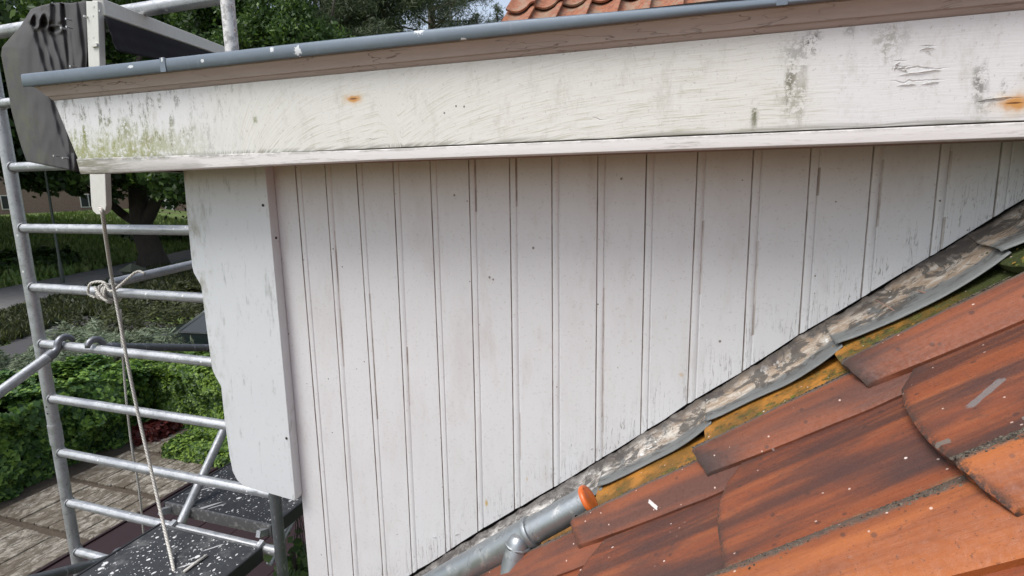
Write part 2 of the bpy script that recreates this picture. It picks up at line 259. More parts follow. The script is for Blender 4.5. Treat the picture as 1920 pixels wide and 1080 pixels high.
w = NT('spattered_tube', .6, .2); n = w.noise(w.pos, 45, 5, .75); n2 = w.noise(w.pos, 28, 4, .7); c = w.mix(w.ss(n, .42, .56), (.40, .39, .38), (.74, .72, .70)); c = w.mix(w.ss(n2, .66, .70), c, (.42, .12, .06)); w.col(c); w.bump(n, .3, .001); SPATT = w.m
w = NT('zinc_coated_pipe', .33, .8); n = w.noise(w.pos, 14, 5, .7); n2 = w.vor(w.pos, 60).outputs['Distance']; n3 = w.noise(w.scale(w.pos, (1, 1, .5)), 33, 6, .8); c = w.mix(n, (.24, .265, .275), (.42, .44, .45)); c = w.mix(w.ss(w.noise(w.pos, 24, 5, .7), .54, .66, 0, .8), c, (.56, .56, .54)); c = w.mix(w.ss(n3, .56, .68, 0, .75), c, (.13, .135, .135)); w.col(c); w.rough(w.ss(n3, .35, .65, .28, .55)); w.bump(n, .12, .001); PIPE = w.m
w = NT('cast_clamp', .45, .7); n = w.noise(w.pos, 60, 4); w.col(w.mix(n, (.13, .135, .15), (.30, .31, .33))); w.bump(n, .3, .001); CLAMP = w.m
w = NT('orange_plastic', .35); n = w.noise(w.pos, 50, 4, .7); w.col(w.mix(w.ss(n, .55, .75), (.60, .125, .022), (.66, .24, .10))); w.bump(n, .15, .001); ORANGE = w.m
# ---- deck
w = NT('deck_plywood', .7, 0, .25); n = w.noise(w.pos, 30, 5, .75); c = w.mix(n, (.016, .018, .022), (.062, .065, .07))
c = w.mix(w.ss(w.noise(w.pos, 9, 6, .8), .5, .68, 0, .5), c, (.20, .20, .195))
for sc, th, cut in ((15, .26, .62), (30, .30, .62), (60, .34, .62), (110, .34, .66)):
    v = w.vor(w.vm('ADD', w.scale(w.pos, (1, .75, 1)), w.scale(w.comb(n, w.noise(w.pos, 33), 0), (.02, .02, 0))), sc); c = w.mix(w.mul(w.ss(w.math('ADD', v.outputs['Distance'], w.math('ADD', w.math('MULTIPLY', n, .25), w.math('MULTIPLY', w.noise(w.pos, 7, 3), .28))), th+.17, th+.11), w.ss(w.sep(v.outputs['Color'])[0], cut, cut+.03)), c, (.66, .66, .65))
dr = w.noise(w.scale(w.pos, (1.2, 12, 1), (0, 0, 0)), 9, 2, .4); rot = w.vm('ADD', w.comb(w.vm('DOT_PRODUCT', w.pos, (.8, -.6, 0)), w.math('MULTIPLY', w.vm('DOT_PRODUCT', w.pos, (.6, .8, 0)), .09), 0), (3, 5, 0))
ln = w.ss(w.noise(rot, 34, 1, .3), .715, .73); c = w.mix(w.mul(ln, .8), c, (.6, .6, .59))
w.col(c); w.bump(n, .3, .001); DECK = w.m
w = NT('deck_frame', .5, .5); n = w.noise(w.pos, 50, 4, .7); w.col(w.mix(w.ss(n, .5, .7), (.16, .16, .16), (.40, .39, .37))); DECKF = w.m
w = NT('black_rubber', .5); w.col((.02, .021, .023)); BLACK = w.m
# ---- awning
w = NT('awning_cloth', 1., 0, .12); n = w.noise(w.pos, 8, 4); wv = w.noise(w.pos, 400, 2); c = w.mix(n, (.078, .076, .078), (.115, .111, .112)); X, Y_, Z = w.sep(w.pos)
c = w.mix(w.mul(w.ss(w.math('ADD', X, w.math('MULTIPLY', Z, .35)), -2.25, -2.42), w.ss(w.noise(w.pos, 18, 5, .8), .4, .65, 0, .35)), c, (.13, .14, .06)); w.col(c); w.bump(wv, .25, .0008); CLOTH = w.m
w = NT('awning_frame_paint', .55); n = w.noise(w.pos, 40, 5, .7); c = w.mix(n, (.55, .54, .49), (.68, .67, .63)); c = w.mix(w.ss(w.noise(w.scale(w.pos, (1, 1, .4)), 60, 4, .8), .6, .7, 0, .5), c, (.28, .26, .2)); w.col(c); w.bump(n, .2, .001); AWN = w.m
w = NT('rope_fibre', .9); n = w.noise(w.pos, 300, 3, .7); uv = w.uv(); U, V, _ = w.sep(uv)
tw = w.math('SINE', w.math('MULTIPLY', w.math('ADD', w.math('MULTIPLY', V, 420), w.math('MULTIPLY', U, 18.85)), 1)); w.col(w.mix(w.ss(tw, -1, 1), (.42, .40, .36), (.70, .67, .61))); w.bump(w.math('ADD', tw, n), .6, .0015); ROPE = w.m
w = NT('screw_rust', .6); w.col((.02, .013, .01)); SCREW = w.m
w = NT('screw_metal', .35, .8); w.col((.5, .5, .48)); STUD = w.m
# ---- ground
w = NT('asphalt', .9); n = w.noise(w.pos, 3, 5, .7); n2 = w.noise(w.pos, 40, 4, .8); w.col(w.mix(w.math('ADD', w.math('MULTIPLY', n, .5), w.math('MULTIPLY', n2, .5)), (.035, .034, .036), (.085, .083, .085))); ASPH = w.m
w = NT('path_paving', .9); n = w.noise(w.pos, 2, 5, .7); br_ = w.n('ShaderNodeTexBrick'); w.put(br_.inputs['Vector'], w.pos); br_.inputs['Scale'].default_value = 1.6; br_.inputs['Color1'].default_value = (.20, .19, .185, 1); br_.inputs['Color2'].default_value = (.165, .16, .155, 1); br_.inputs['Mortar'].default_value = (.11, .105, .1, 1); br_.inputs['Mortar Size'].default_value = .01
w.col(w.mix(w.ss(n, .4, .7, 0, .5), br_.outputs['Color'], (.12, .12, .11))); PATH = w.m
w = NT('lawn', .95); n = w.noise(w.pos, .35, 5, .6); n2 = w.noise(w.pos, 5, 5, .8); c = w.mix(n2, (.06, .10, .02), (.14, .20, .04)); c = w.mix(w.ss(n, .5, .65, 0, .6), c, (.085, .075, .04)); w.col(c); w.bump(n2, .8, .1); LAWN = w.m
w = NT('bare_soil', .95); n = w.noise(w.pos, 4, 6, .8); c = w.mix(n, (.035, .026, .018), (.11, .085, .06)); c = w.mix(w.ss(w.noise(w.pos, 30, 3, .8), .6, .7), c, (.16, .10, .05)); w.col(c); w.bump(n, .6, .05); SOIL = w.m
w = NT('terrace_slab', .85); rd = w.rnd(); st = w.noise(w.scale(w.pos, (1, .6, 1)), 12, 6, .8, .8); g = w.noise(w.pos, 50, 4, .8)
c = w.mix(w.ss(st, .42, .62), (.085, .070, .050), (.33, .30, .25)); c = w.mix(w.ss(w.noise(w.pos, 2.2, 5, .7), .42, .62, 0, .75), c, (.085, .066, .042)); c = w.mix(w.ss(g, .55, .75, 0, .6), c, (.06, .045, .03)); w.col(c); w.bump(st, .4, .01); SLAB = w.m
w = NT('maroon_paint', .6); n = w.noise(w.pos, 6, 5, .7); w.col(w.mix(n, (.011, .0025, .003), (.024, .006, .007))); MAROON = w.m
def leafmat(name, a, b, cc, cut=.5, sc=.8, tr=.35):
    w = NT(name, .55); r = w.island(); n = w.noise(w.pos, sc, 3, .6)
    c = w.mix(r, a, b); c = w.mix(w.mul(w.ss(w.math('ADD', w.math('MULTIPLY', r, .35), w.math('MULTIPLY', n, .65)), cut, cut+.15), .8), c, cc)
    w.col(c); t = w.n('ShaderNodeBsdfTranslucent'); w.put(t.inputs[0], c); mxs = w.n('ShaderNodeMixShader'); mxs.inputs[0].default_value = tr
    w.t.links.new(w.b.outputs[0], mxs.inputs[1]); w.t.links.new(t.outputs[0], mxs.inputs[2]); w.t.links.new(mxs.outputs[0], w.t.nodes['Material Output'].inputs[0]); return w.m
L_OAK = leafmat('oak_leaf', (.022, .045, .010), (.05, .10, .018), (.10, .17, .025), .52, .25)
L_DARK = leafmat('dark_leaf', (.018, .035, .010), (.04, .075, .018), (.06, .11, .02), .56, .2)
L_LITE = leafmat('light_leaf', (.035, .075, .018), (.075, .135, .028), (.12, .20, .035), .5, .8)
L_PINE = leafmat('pine_needle', (.035, .055, .025), (.07, .095, .04), (.10, .13, .05), .5, .4, .2)
L_IVY = leafmat('ivy_leaf', (.032, .075, .013), (.10, .19, .026), (.22, .34, .045), .47, 1.6)
L_HEDGE = leafmat('hedge_leaf', (.028, .075, .016), (.10, .21, .04), (.22, .36, .06), .47, 2.4)
L_GREY = leafmat('willow_leaf', (.16, .20, .12), (.28, .33, .22), (.12, .16, .08), .55, 1.2)
L_BUSH = leafmat('verge_leaf', (.03, .04, .015), (.075, .085, .03), (.10, .12, .03), .55, .8)
L_RED = leafmat('red_leaf', (.06, .008, .008), (.14, .02, .015), (.10, .02, .01), .5, 3)
L_GRASS = leafmat('grass_blade', (.09, .15, .03), (.18, .27, .05), (.20, .23, .08), .52, .4, .2)
w = NT('bark', .9); n = w.noise(w.scale(w.pos, (1, 1, .25)), 9, 5, .75); w.col(w.mix(n, (.02, .016, .012), (.075, .06, .048))); w.bump(n, .8, .05); BARK = w.m
w = NT('pine_bark', .9); n = w.noise(w.scale(w.pos, (1, 1, .3)), 8, 5, .75); w.col(w.mix(n, (.06, .045, .035), (.17, .13, .105))); w.bump(n, .8, .05); PBARK = w.m
w = NT('brickwork', .9); b_ = w.n('ShaderNodeTexBrick'); X, Y_, Z = w.sep(w.objc()); w.put(b_.inputs['Vector'], w.comb(X, Z, 0)); b_.inputs['Scale'].default_value = 4; b_.inputs['Color1'].default_value = (.17, .10, .075, 1); b_.inputs['Color2'].default_value = (.22, .14, .11, 1); b_.inputs['Mortar'].default_value = (.35, .31, .27, 1); w.col(b_.outputs['Color']); BRICK = w.m
w = NT('window_glass', .08); w.col((.03, .035, .04)); GLASS = w.m
w = NT('white_joinery', .5); w.col((.62, .61, .58)); JOIN = w.m
w = NT('roof_red', .8); n = w.noise(w.pos, 3, 4); w.col(w.mix(n, (.16, .06, .035), (.24, .10, .06))); ROOFR = w.m
w = NT('car_paint', .3, 0); w.col((.008, .014, .014)); CAR = w.m
w = NT('car_trim', .25, .9); w.col((.6, .62, .63)); CHROME = w.m
w = NT('white_enamel', .4); w.col((.7, .7, .7)); ENAM = w.m
w = NT('green_tin', .5); w.col((.045, .055, .04)); TIN = w.m

# ------------------------------------------------------------------ object helpers
def thing(name, label, cat, loc=(0, 0, 0), group=None):
    o = bpy.data.objects.new(name, None); C.objects.link(o); o.location = loc; o.empty_display_size = .1
    o['label'] = label; o['category'] = cat
    if group: o['group'] = group
    return o
def tag(o, label=None, cat=None, group=None, kind=None):
    for k, v in (('label', label), ('category', cat), ('group', group), ('kind', kind)):
        if v: o[k] = v
    return o
def world_loc(p):
    v = Vector((0, 0, 0))
    while p is not None: v += p.location; p = p.parent
    return v
def build(name, verts, faces, mat, parent=None, smooth=False, uvs=None, loc=None):
    """verts are given in world space; the object sits at loc (default: parent's place)"""
    o0 = Vector(loc) if loc is not None else world_loc(parent)
    me = bpy.data.meshes.new(name); me.from_pydata([tuple(Vector(v)-o0) for v in verts], [], faces)
    if uvs is not None:
        l = me.uv_layers.new(name='UVMap'); vi = np.empty(len(me.loops), dtype=np.int32); me.loops.foreach_get('vertex_index', vi)
        l.data.foreach_set('uv', np.asarray(uvs, dtype=np.float32)[vi].ravel())
    me.validate(); me.update()
    bm = bmesh.new(); bm.from_mesh(me); bmesh.ops.recalc_face_normals(bm, faces=bm.faces); bm.to_mesh(me); bm.free()
    if smooth: me.shade_smooth()
    mats = mat if isinstance(mat, (list, tuple)) else [mat]
    for q in mats: me.materials.append(q)
    o = bpy.data.objects.new(name, me); C.objects.link(o)
    if parent is not None: o.parent = parent; o.location = o0-world_loc(parent)
    else: o.location = o0
    return o
class MB:
    def __init__(s): s.v = []; s.f = []
    def add(s, v, f): k = len(s.v); s.v += [Vector(q) for q in v]; s.f += [tuple(i+k for i in q) for q in f]; return s
    def box(s, a, b):
        x0, y0, z0 = a; x1, y1, z1 = b
        return s.add([(x0, y0, z0), (x1, y0, z0), (x1, y1, z0), (x0, y1, z0), (x0, y0, z1), (x1, y0, z1), (x1, y1, z1), (x0, y1, z1)], [(0, 3, 2, 1), (4, 5, 6, 7), (0, 1, 5, 4), (1, 2, 6, 5), (2, 3, 7, 6), (3, 0, 4, 7)])
    def bar(s, p, q, wd, ht, up=(0, 0, 1)):
        p = Vector(p); q = Vector(q); d = (q-p).normalized(); sd_ = d.cross(Vector(up)).normalized(); u = sd_.cross(d)
        vs = [e+sd_*a*wd/2+u*b*ht/2 for e in (p, q) for a, b in ((-1, -1), (1, -1), (1, 1), (-1, 1))]
        return s.add(vs, [(0, 1, 2, 3), (7, 6, 5, 4), (0, 4, 5, 1), (1, 5, 6, 2), (2, 6, 7, 3), (3, 7, 4, 0)])
    def tube(s, pts, r, n=16, caps=True):
        pts = [Vector(p) for p in pts]; rs = r if isinstance(r, (list, tuple)) else [r]*len(pts); rings = []; ref = None
        for i, p in enumerate(pts):
            d = (pts[min(i+1, len(pts)-1)]-pts[max(i-1, 0)]).normalized()
            if ref is None: ref = Vector((0, 0, 1)) if abs(d.z) < .9 else Vector((1, 0, 0))
            a = (ref-d*ref.dot(d)).normalized(); ref = a; b = d.cross(a)
            rings.append([p+(a*math.cos(t)+b*math.sin(t))*rs[i] for t in (2*math.pi*k/n for k in range(n))])
        k0 = len(s.v); s.v += [q for rg in rings for q in rg]
        for i in range(len(pts)-1):
            for k in range(n): a = k0+i*n+k; b = k0+i*n+(k+1) % n; s.f.append((a, b, b+n, a+n))
        if caps: s.f.append(tuple(k0+k for k in range(n))[::-1]); s.f.append(tuple(k0+(len(pts)-1)*n+k for k in range(n)))
        return s
    def prism(s, poly, axis, a, b):      # poly: 2-D outline in the two other axes
        def P(u, v, t): return {'y': (u, t, v), 'x': (t, u, v), 'z': (u, v, t)}[axis]
        n = len(poly); vs = [P(u, v, a) for u, v in poly]+[P(u, v, b) for u, v in poly]
        return s.add(vs, [tuple(range(n))[::-1], tuple(range(n, 2*n))]+[(i, (i+1) % n, (i+1) % n+n, i+n) for i in range(n)])
    def build(s, name, mat, parent=None, smooth=False, loc=None): 
        o = build(name, s.v, s.f, mat, parent, smooth, loc=loc)
        return o
def autosmooth(o, ang=40):
    me = o.data; me.shade_smooth(); bm = bmesh.new(); bm.from_mesh(me)
    for e in bm.edges:
        if len(e.link_faces) == 2 and e.calc_face_angle(0) > R_(ang): e.smooth = False
    bm.to_mesh(me); bm.free(); return o
def bevel(o, wd=.002, seg=2):
    bm = bmesh.new(); bm.from_mesh(o.data); es = [e for e in bm.edges if len(e.link_faces) == 2 and e.calc_face_angle(0) > R_(35)]
    bmesh.ops.bevel(bm, geom=es, offset=wd, segments=seg, affect='EDGES', profile=.5); bm.to_mesh(o.data); bm.free(); return o
def stuffpart(o): o['kind'] = 'stuff'; return o
def quads(name, P, A, B, mat, parent=None, fold=None):
    """leaf-sized faces: centre P, half axes A and B (numpy n x 3) -> pointed leaf of 2 triangles + 2"""
    n = len(P); o0 = np.array(world_loc(parent)) if parent is not None else np.zeros(3)
    V = np.stack([P-A, P+B-A*.1, P+A, P-B-A*.1], 1).reshape(-1, 3)-o0
    me = bpy.data.meshes.new(name); me.vertices.add(4*n); me.vertices.foreach_set('co', V.astype(np.float32).ravel())
    me.loops.add(4*n); me.loops.foreach_set('vertex_index', np.arange(4*n, dtype=np.int32)); me.polygons.add(n)
    me.polygons.foreach_set('loop_start', np.arange(0, 4*n, 4, dtype=np.int32)); me.polygons.foreach_set('loop_total', np.full(n, 4, dtype=np.int32))
    me.update(); me.validate(); me.materials.append(mat); o = bpy.data.objects.new(name, me); C.objects.link(o)
    if parent is not None: o.parent = parent
    return o
def rdir(n): v = rng.normal(size=(n, 3)); return v/np.linalg.norm(v, axis=1)[:, None]
def leaves(name, P, size, asp, mat, parent, nrm=None, spread=.8, droop=.0):
    n = len(P); d = rdir(n)
    if nrm is not None: N = nrm+rdir(n)*spread; N /= np.linalg.norm(N, axis=1)[:, None]
    else: N = rdir(n)
    a = d-N*(d*N).sum(1)[:, None]; a[:, 2] -= droop; a = a-N*(a*N).sum(1)[:, None]; a /= np.linalg.norm(a, axis=1)[:, None]; b = np.cross(N, a)
    s_ = size*(.6+.8*rng.random(n))[:, None]
    return quads(name, P, a*s_, b*s_*asp, mat, parent)

# ================================================================== SETTING
GZ = -4.0
def sheet(name, poly, z, mat, kind='structure'):
    o = build(name, [(x, y, z) for x, y in poly], [tuple(range(len(poly)))], mat, None, loc=(poly[0][0], poly[0][1], z)); tag(o, kind=kind)
    if o.data.polygons[0].normal.z < 0: o.data.flip_normals()
    return o
sheet('ground', [(-700, -400), (300, -400), (300, 700), (-700, 700)], GZ-.02, LAWN)
far_e = [(-24.6, -4), (-26.5, 8.5), (-28.4, 15.3), (-30.4, 21.3), (-34.1, 29.8), (-44, 50)]
near_e = [(-19, -2), (-21.2, 7.5), (-22.6, 12), (-25.6, 17.3), (-28.2, 22.0), (-30.6, 28), (-40, 50)]
sheet('path', far_e+near_e[::-1], GZ+.10, PATH)
mb = MB()
for a, b in zip(near_e[:-1], near_e[1:]): mb.bar((a[0], a[1], GZ+.045), (b[0], b[1], GZ+.045), .14, .125)
o = mb.build('kerb', PATH, loc=(near_e[0][0], near_e[0][1], GZ)); tag(o, kind='structure')
sheet('road', [(-17.3, -20), (-17.8, 9.6), (-19.6, 10.6), (-22.0, 12.8), (-15.2, 12.6), (-13.6, 30), (-11.4, 30), (-10.8, -20)], GZ+.004, ASPH)
sheet('garden_soil', [(-10.6, -4), (-1.8, -4), (-1.8, 16), (-10.6, 16)], GZ+.008, SOIL)
# grass bank behind the path, rising to the houses
vb = []; fb = []; nx = 28; ny = 22
for j in range(ny+1):
    for i in range(nx+1):
        t = i/nx; y = -10+120*j/ny
        # distance behind the far edge of the path
        xe = np.interp(y, [p[1] for p in far_e], [p[0] for p in far_e]) if y < 50 else -44-(y-50)
        x = xe-.02-70*t**1.3; z = GZ-.01+2.2*min(1, (70*t**1.3)/16)**.8+.25*mnoise.noise(Vector((x*.12, y*.12, 0)))*min(1, t*8); vb.append((x, y, z))
for j in range(ny):
    for i in range(nx): a = j*(nx+1)+i; fb.append((a, a+1, a+nx+2, a+nx+1))
bank = build('grass_bank', vb, fb, LAWN, None, True, loc=(-30, 20, GZ)); tag(bank, kind='structure')
if bank.data.polygons[0].normal.z < 0: bank.data.flip_normals()
def bank_z(x, y):
    xe = np.interp(y, [p[1] for p in far_e], [p[0] for p in far_e]) if y < 50 else -44-(y-50)
    d = max(0, xe-x); return GZ+2.2*min(1, d/16)**.8
# grass: tufts on the bank and the verge (stuff)
n = 26000; gy = rng.uniform(6, 42, n); xe = np.interp(gy, [p[1] for p in far_e], [p[0] for p in far_e]); gx = xe-rng.uniform(0, 1, n)**1.3*18-.1
gz = np.array([bank_z(a, b) for a, b in zip(gx, gy)])+.1; P = np.c_[gx, gy, gz]
d = np.c_[rng.normal(0, .3, n), rng.normal(0, .3, n), np.ones(n)]; s_ = rng.uniform(.12, .32, n)[:, None]; sd_ = np.c_[rng.normal(size=(n, 2)), np.zeros(n)]
o = quads('grass', P, d*s_, sd_*.05, L_GRASS); tag(o, 'long bright green grass on the bank behind the path', 'grass', kind='stuff')
n = 15000; t = rng.random(n); u = rng.random(n); gy = 7+t*16; x1 = np.interp(gy, [p[1] for p in near_e], [p[0] for p in near_e])+.15; x2 = np.interp(gy, [6, 9.6, 12.6, 13.5, 30], [-17.9, -17.9, -19.5, -15.3, -13.7]); gx = x1+(x2-x1)*u
P = np.c_[gx, gy, np.full(n, GZ+.1)]; d = np.c_[rng.normal(0, .4, n), rng.normal(0, .4, n), np.ones(n)]; s_ = rng.uniform(.06, .2, n)[:, None]; sd_ = np.c_[rng.normal(size=(n, 2)), np.zeros(n)]
o = quads('verge_grass', P, d*s_, sd_*.05, L_BUSH); tag(o, 'thin dry grass and weeds on the verge beside the road', 'grass', kind='stuff')
# terrace slabs
ter = thing('terrace', 'worn brown paved terrace with moss dark joints below the scaffold', 'terrace', (-7.3, 4.4, GZ))
bx = MB().box((-8.35, 1.2, GZ+.01), (-6.3, 7.0, GZ+.045)); bx.build('joint_bed', SOIL, ter)
k = 0; sm_ = {}
for i in range(8):
    for j in range(7):
        x0 = -8.30+i*.25; y0 = 1.16+j*.94; j2 = random.uniform(-.01, .01)
        if y0+.86 > 7.2: continue
        mb = MB().box((x0+.006, y0+j2, GZ+.045), (x0+.243, y0+.84+j2, GZ+.075+random.uniform(0, .008)))
        bevel(mb.build('slab', SLAB, ter), .006, 1)
# maroon canopy below the decks
can = thing('canopy_roof', 'dark maroon flat boarded canopy over the terrace, under the scaffold decks', 'canopy', (-3.6, 3.2, -3.0))
for i in range(9): MB().box((-4.95+i*.36, 1.6, -3.03), (-4.95+i*.36+.352, 4.35, -3.0+.002*(i % 2))).build('board', MAROON, can)
MB().box((-4.98, 1.58, -3.12), (-4.955, 4.37, -2.985)).build('edge_trim', MAROON, can)
for x, y in ((-4.85, 1.8), (-4.85, 4.2)): MB().box((x-.04, y-.04, GZ), (x+.04, y+.04, -3.03)).build('post', MAROON, can)
# main house wall below the eave
hw = thing('house_wall', 'brown brick house wall below the tiled roof, behind the scaffold', 'wall', (-1.7, 2.5, GZ))
MB().box((-1.75, -1.2, GZ), (-1.55, 7.5, -2.15)).build('brickwork', BRICK, hw)
MB().box((-1.87, -1.2, -2.15), (-1.5, 7.5, -2.05)).build('gutter_board', JOIN, hw)
MB().box((-1.79, 3.2, -3.3), (-1.75, 4.6, -2.4)).build('window', JOIN, hw); MB().box((-1.795, 3.28, -3.22), (-1.79, 4.52, -2.48)).build('pane', GLASS, hw)

# ================================================================== ROOF with tiles
AL = R_(39.5); CA, SA = math.cos(AL), math.sin(AL); TA = math.tan(AL)
RO = Vector((0, 0, -.588)); SD = Vector((CA, 0, SA)); ND = Vector((-SA, 0, CA))
def rp(s_, y, h): return RO+SD*s_+ND*h+Vector((0, y, 0))
roof = thing('house_roof', 'red orange clay tile roof rising beside the white clad wall', 'roof', tuple(rp(-1.0, .6, -.06)))
v = [rp(-2.35, -1.3, -.02), rp(2.6, -1.3, -.02), rp(2.6, 1.36, -.02), rp(-2.35, 1.36, -.02), rp(-2.35, -1.3, -.10), rp(2.6, -1.3, -.10), rp(2.6, 1.36, -.10), rp(-2.35, 1.36, -.10)]
build('roof_deck', v, [(0, 1, 2, 3), (7, 6, 5, 4), (0, 4, 5, 1), (1, 5, 6, 2), (2, 6, 7, 3), (3, 7, 4, 0)], DARK, roof)
v = [rp(-2.35, 3.3, -.02), rp(-.1, 3.3, -.02), rp(-.1, 7.5, -.02), rp(-2.35, 7.5, -.02)]
build('far_roof_deck', v, [(0, 1, 2, 3)], ROOFR, roof)
PW = [-.078, -.076, -.070, -.058, -.042, -.024, -.008, .006, .018, .029, .040, .052, .066, .085, .11, .14, .17, .20, .235, .27, .30, .32, .338]
PH = [.007, .009, .0125, .0200, .0285, .0360, .0405, .0400, .0350, .0255, .013, .0045, .001, -.001, -.003, -.002, .002, .0055, .006, .003, .0, -.001, -.001]
EW = [-.08, -.05, -.03, 0, .03, .06, .14, .24, .30, .338]; EE = [.012, .004, .002, .0, .002, .004, -.004, .002, .016, .046]
CRS = .308; TL = .385
def tile_mesh(name, cut, seed, ridge_drop):
    ws = [a for a in PW if a <= cut]; ns = [0, .006, .02, .06, .12, .18, .24, .30, .35, TL]; rr = random.Random(seed); v = []; uv = []
    for side, off in ((0, 0), (1, -.017)):
        for i, w_ in enumerate(ws):
            h = np.interp(w_, PW, PH); e = np.interp(w_, EW, EE)+ (ridge_drop if w_ < .05 else 0)*1.0
            jag = .0022*mnoise.noise(Vector((w_*60, seed*3.1, 0)))+.003*mnoise.noise(Vector((w_*14, seed*1.7, 2)))
            for s_ in ns:
                ss = max(0, 1-s_/.12); s2 = s_+(e+jag)*ss
                hh = h+.030*(1-s_/TL)+off+.0015*mnoise.noise(Vector((w_*9, s_*9, seed*2.3)))
                if side == 0 and s_ == 0: hh -= .0035
                wo = (w_ if w_ > 0 else w_*(.66+.40*min(1, s_/.308)))+(0 if side == 0 else (.004 if w_ < -.06 else 0)); v.append((s2, wo, hh)); uv.append((w_, s_))
    a = len(ws); b = len(ns); f = []
    I = lambda side, i, j: side*a*b+i*b+j
    for i in range(a-1):
        for j in range(b-1): f.append((I(0, i, j), I(0, i, j+1), I(0, i+1, j+1), I(0, i+1, j))); f.append((I(1, i, j), I(1, i+1, j), I(1, i+1, j+1), I(1, i, j+1)))
    for i in range(a-1): f.append((I(0, i, 0), I(0, i+1, 0), I(1, i+1, 0), I(1, i, 0))); f.append((I(0, i, b-1), I(1, i, b-1), I(1, i+1, b-1), I(0, i+1, b-1)))
    for j in range(b-1): f.append((I(0, 0, j), I(1, 0, j), I(1, 0, j+1), I(0, 0, j+1))); f.append((I(0, a-1, j), I(0, a-1, j+1), I(1, a-1, j+1), I(1, a-1, j)))
    me = bpy.data.meshes.new(name); me.from_pydata([tuple(SD*p[0]+ND*p[2]+Vector((0, p[1], 0))) for p in v], [], f)
    l = me.uv_layers.new(name='UVMap'); vi = np.empty(len(me.loops), dtype=np.int32); me.loops.foreach_get('vertex_index', vi); l.data.foreach_set('uv', np.asarray(uv, dtype=np.float32)[vi].ravel())
    me.update(); bm = bmesh.new(); bm.from_mesh(me); bmesh.ops.recalc_face_normals(bm, faces=bm.faces)
    for e in bm.edges:
        if len(e.link_faces) == 2: e.smooth = e.calc_face_angle(0) < R_(48)
    for q in bm.faces: q.smooth = True
    bm.to_mesh(me); bm.free(); me.materials.append(TILE); return me
TM = [tile_mesh('roof_tile', 1, k, 0) for k in range(4)]; TA_ = [tile_mesh('roof_tile', .225, 10+k, 0) for k in range(3)]
CREST = 1.060; PITCH = .405; X0 = .300
for cidx in range(6):
    for k in range(-7, 6):
        yc = CREST-PITCH*cidx; Xk = X0+.238*k-(.022 if cidx == 0 else 0)
        me = (TA_ if cidx == 0 else TM)[random.randrange(3)]
        o = bpy.data.objects.new('roof_tile', me); C.objects.link(o); o.parent = roof
        p = rp(Xk/CA, yc+random.uniform(-.002, .002), random.uniform(-.0008, .001)); o.location = p-roof.location
        o.rotation_euler = Matrix.Rotation(R_(random.uniform(-.35, .35)), 3, ND).to_euler()

# moss cushions in the channel beside the flashing, crusty lichen along the big roll (too many to count)
w = NT('moss', .95); n = w.island(); X, Y_, Z = w.sep(w.pos); c = w.mix(n, (.045, .05, .010), (.16, .17, .022)); c = w.mix(w.ss(n, .72, .76), c, (.20, .12, .02)); c = w.mix(w.ss(n, .2, .14), c, (.012, .012, .006)); w.col(c); MOSS = w.m
w = NT('lichen', .95); n = w.island(); w.col(w.mix(n, (.02, .016, .012), (.15, .125, .095))); LICH = w.m
def surf(x, y, crest, Xoff):
    kf = (x-(X0+Xoff))/.238; fr = kf-math.floor(kf); w_ = y-crest; w_ = w_ if w_ > 0 else w_/(.66+.40*fr)
    return float(np.interp(w_, PW, PH))+.030*(1-fr*.238/CA/TL)
def tufts(name, mat, N, yf, crest, Xoff, x0, x1, r0, r1, dens, sq=.5):
    mb = MB(); c_ = 0
    while c_ < N:
        x = random.uniform(x0, x1); y = yf(); d = mnoise.noise(Vector((x*14, y*30, 5)))+.5*mnoise.noise(Vector((x*50, y*60, 9)))
        if d < dens: continue
        c_ += 1; r = random.uniform(r0, r1)*(1+max(0, d)); h = surf(x, y, crest, Xoff); p = rp(x/CA, y, h+r*.15); a = random.random()*6
        e1 = (SD*math.cos(a)+Vector((0, 1, 0))*math.sin(a))*r*random.uniform(.8, 1.5); e2 = (-SD*math.sin(a)+Vector((0, 1, 0))*math.cos(a))*r; e3 = ND*r*sq*random.uniform(.6, 1.4)
        mb.add([p+e1, p+e2, p-e1, p-e2, p+e3+e1*.3, p-e3], [(0, 1, 4), (1, 2, 4), (2, 3, 4), (3, 0, 4), (1, 0, 5), (2, 1, 5), (3, 2, 5), (0, 3, 5)])
    return stuffpart(mb.build(name, mat, roof))
tufts('moss', MOSS, 3600, lambda: 1.098+abs(random.gauss(0, .028)), CREST, -.022, -.9, .75, .0012, .0042, -.05, .8)
tufts('lichen', LICH, 8000, lambda: CREST-PITCH+.012+random.gauss(0, .0055), CREST-PITCH, 0, -.3, .75, .0008, .0024, -.45, .7)
tufts('lichen', LICH, 2200, lambda: CREST+.018+random.gauss(0, .006), CREST, -.022, -.7, .75, .0006, .0018, .0, .7)

# ================================================================== DORMER
dor = thing('dormer', 'white painted dormer side with vertical grooved boards, deep fascia and zinc edge', 'dormer', (-.3, 2.2, -1.0))
DW = 1.35
seams = [((558.5,310),(612,970)),((614,306),(662,996)),((673,302),(716,970)),((742,298),(778,1075)),((812,295),(840,991)),((885,292),(902,991)),((962,290),(971,955)),((1042,288),(1044,911)),((1129,280),(1124,800)),((1221,280),(1210,761)),((1317.6,280),(1297,752)),((1422.6,280),(1401,689)),((1531,280),(1509,607)),((1649,280),(1625,554)),((1775,282),(1759,464)),((1890,278),(1881,384))]
FT = [(-1.6, -1.831), (-.786, -1.160), (-.648, -1.039), (-.461, -.889), (-.288, -.751), (-.108, -.602), (.097, -.434), (.214, -.335), (.329, -.245), (.461, -.140), (.581, -.042), (.75, .09), (1.0, .3)]   # top edge of the flashing on the wall
def ft(x): return float(np.interp(x, [p[0] for p in FT], [p[1] for p in FT]))
edges = [(-1.19, -1.19, -1.2, 0)]
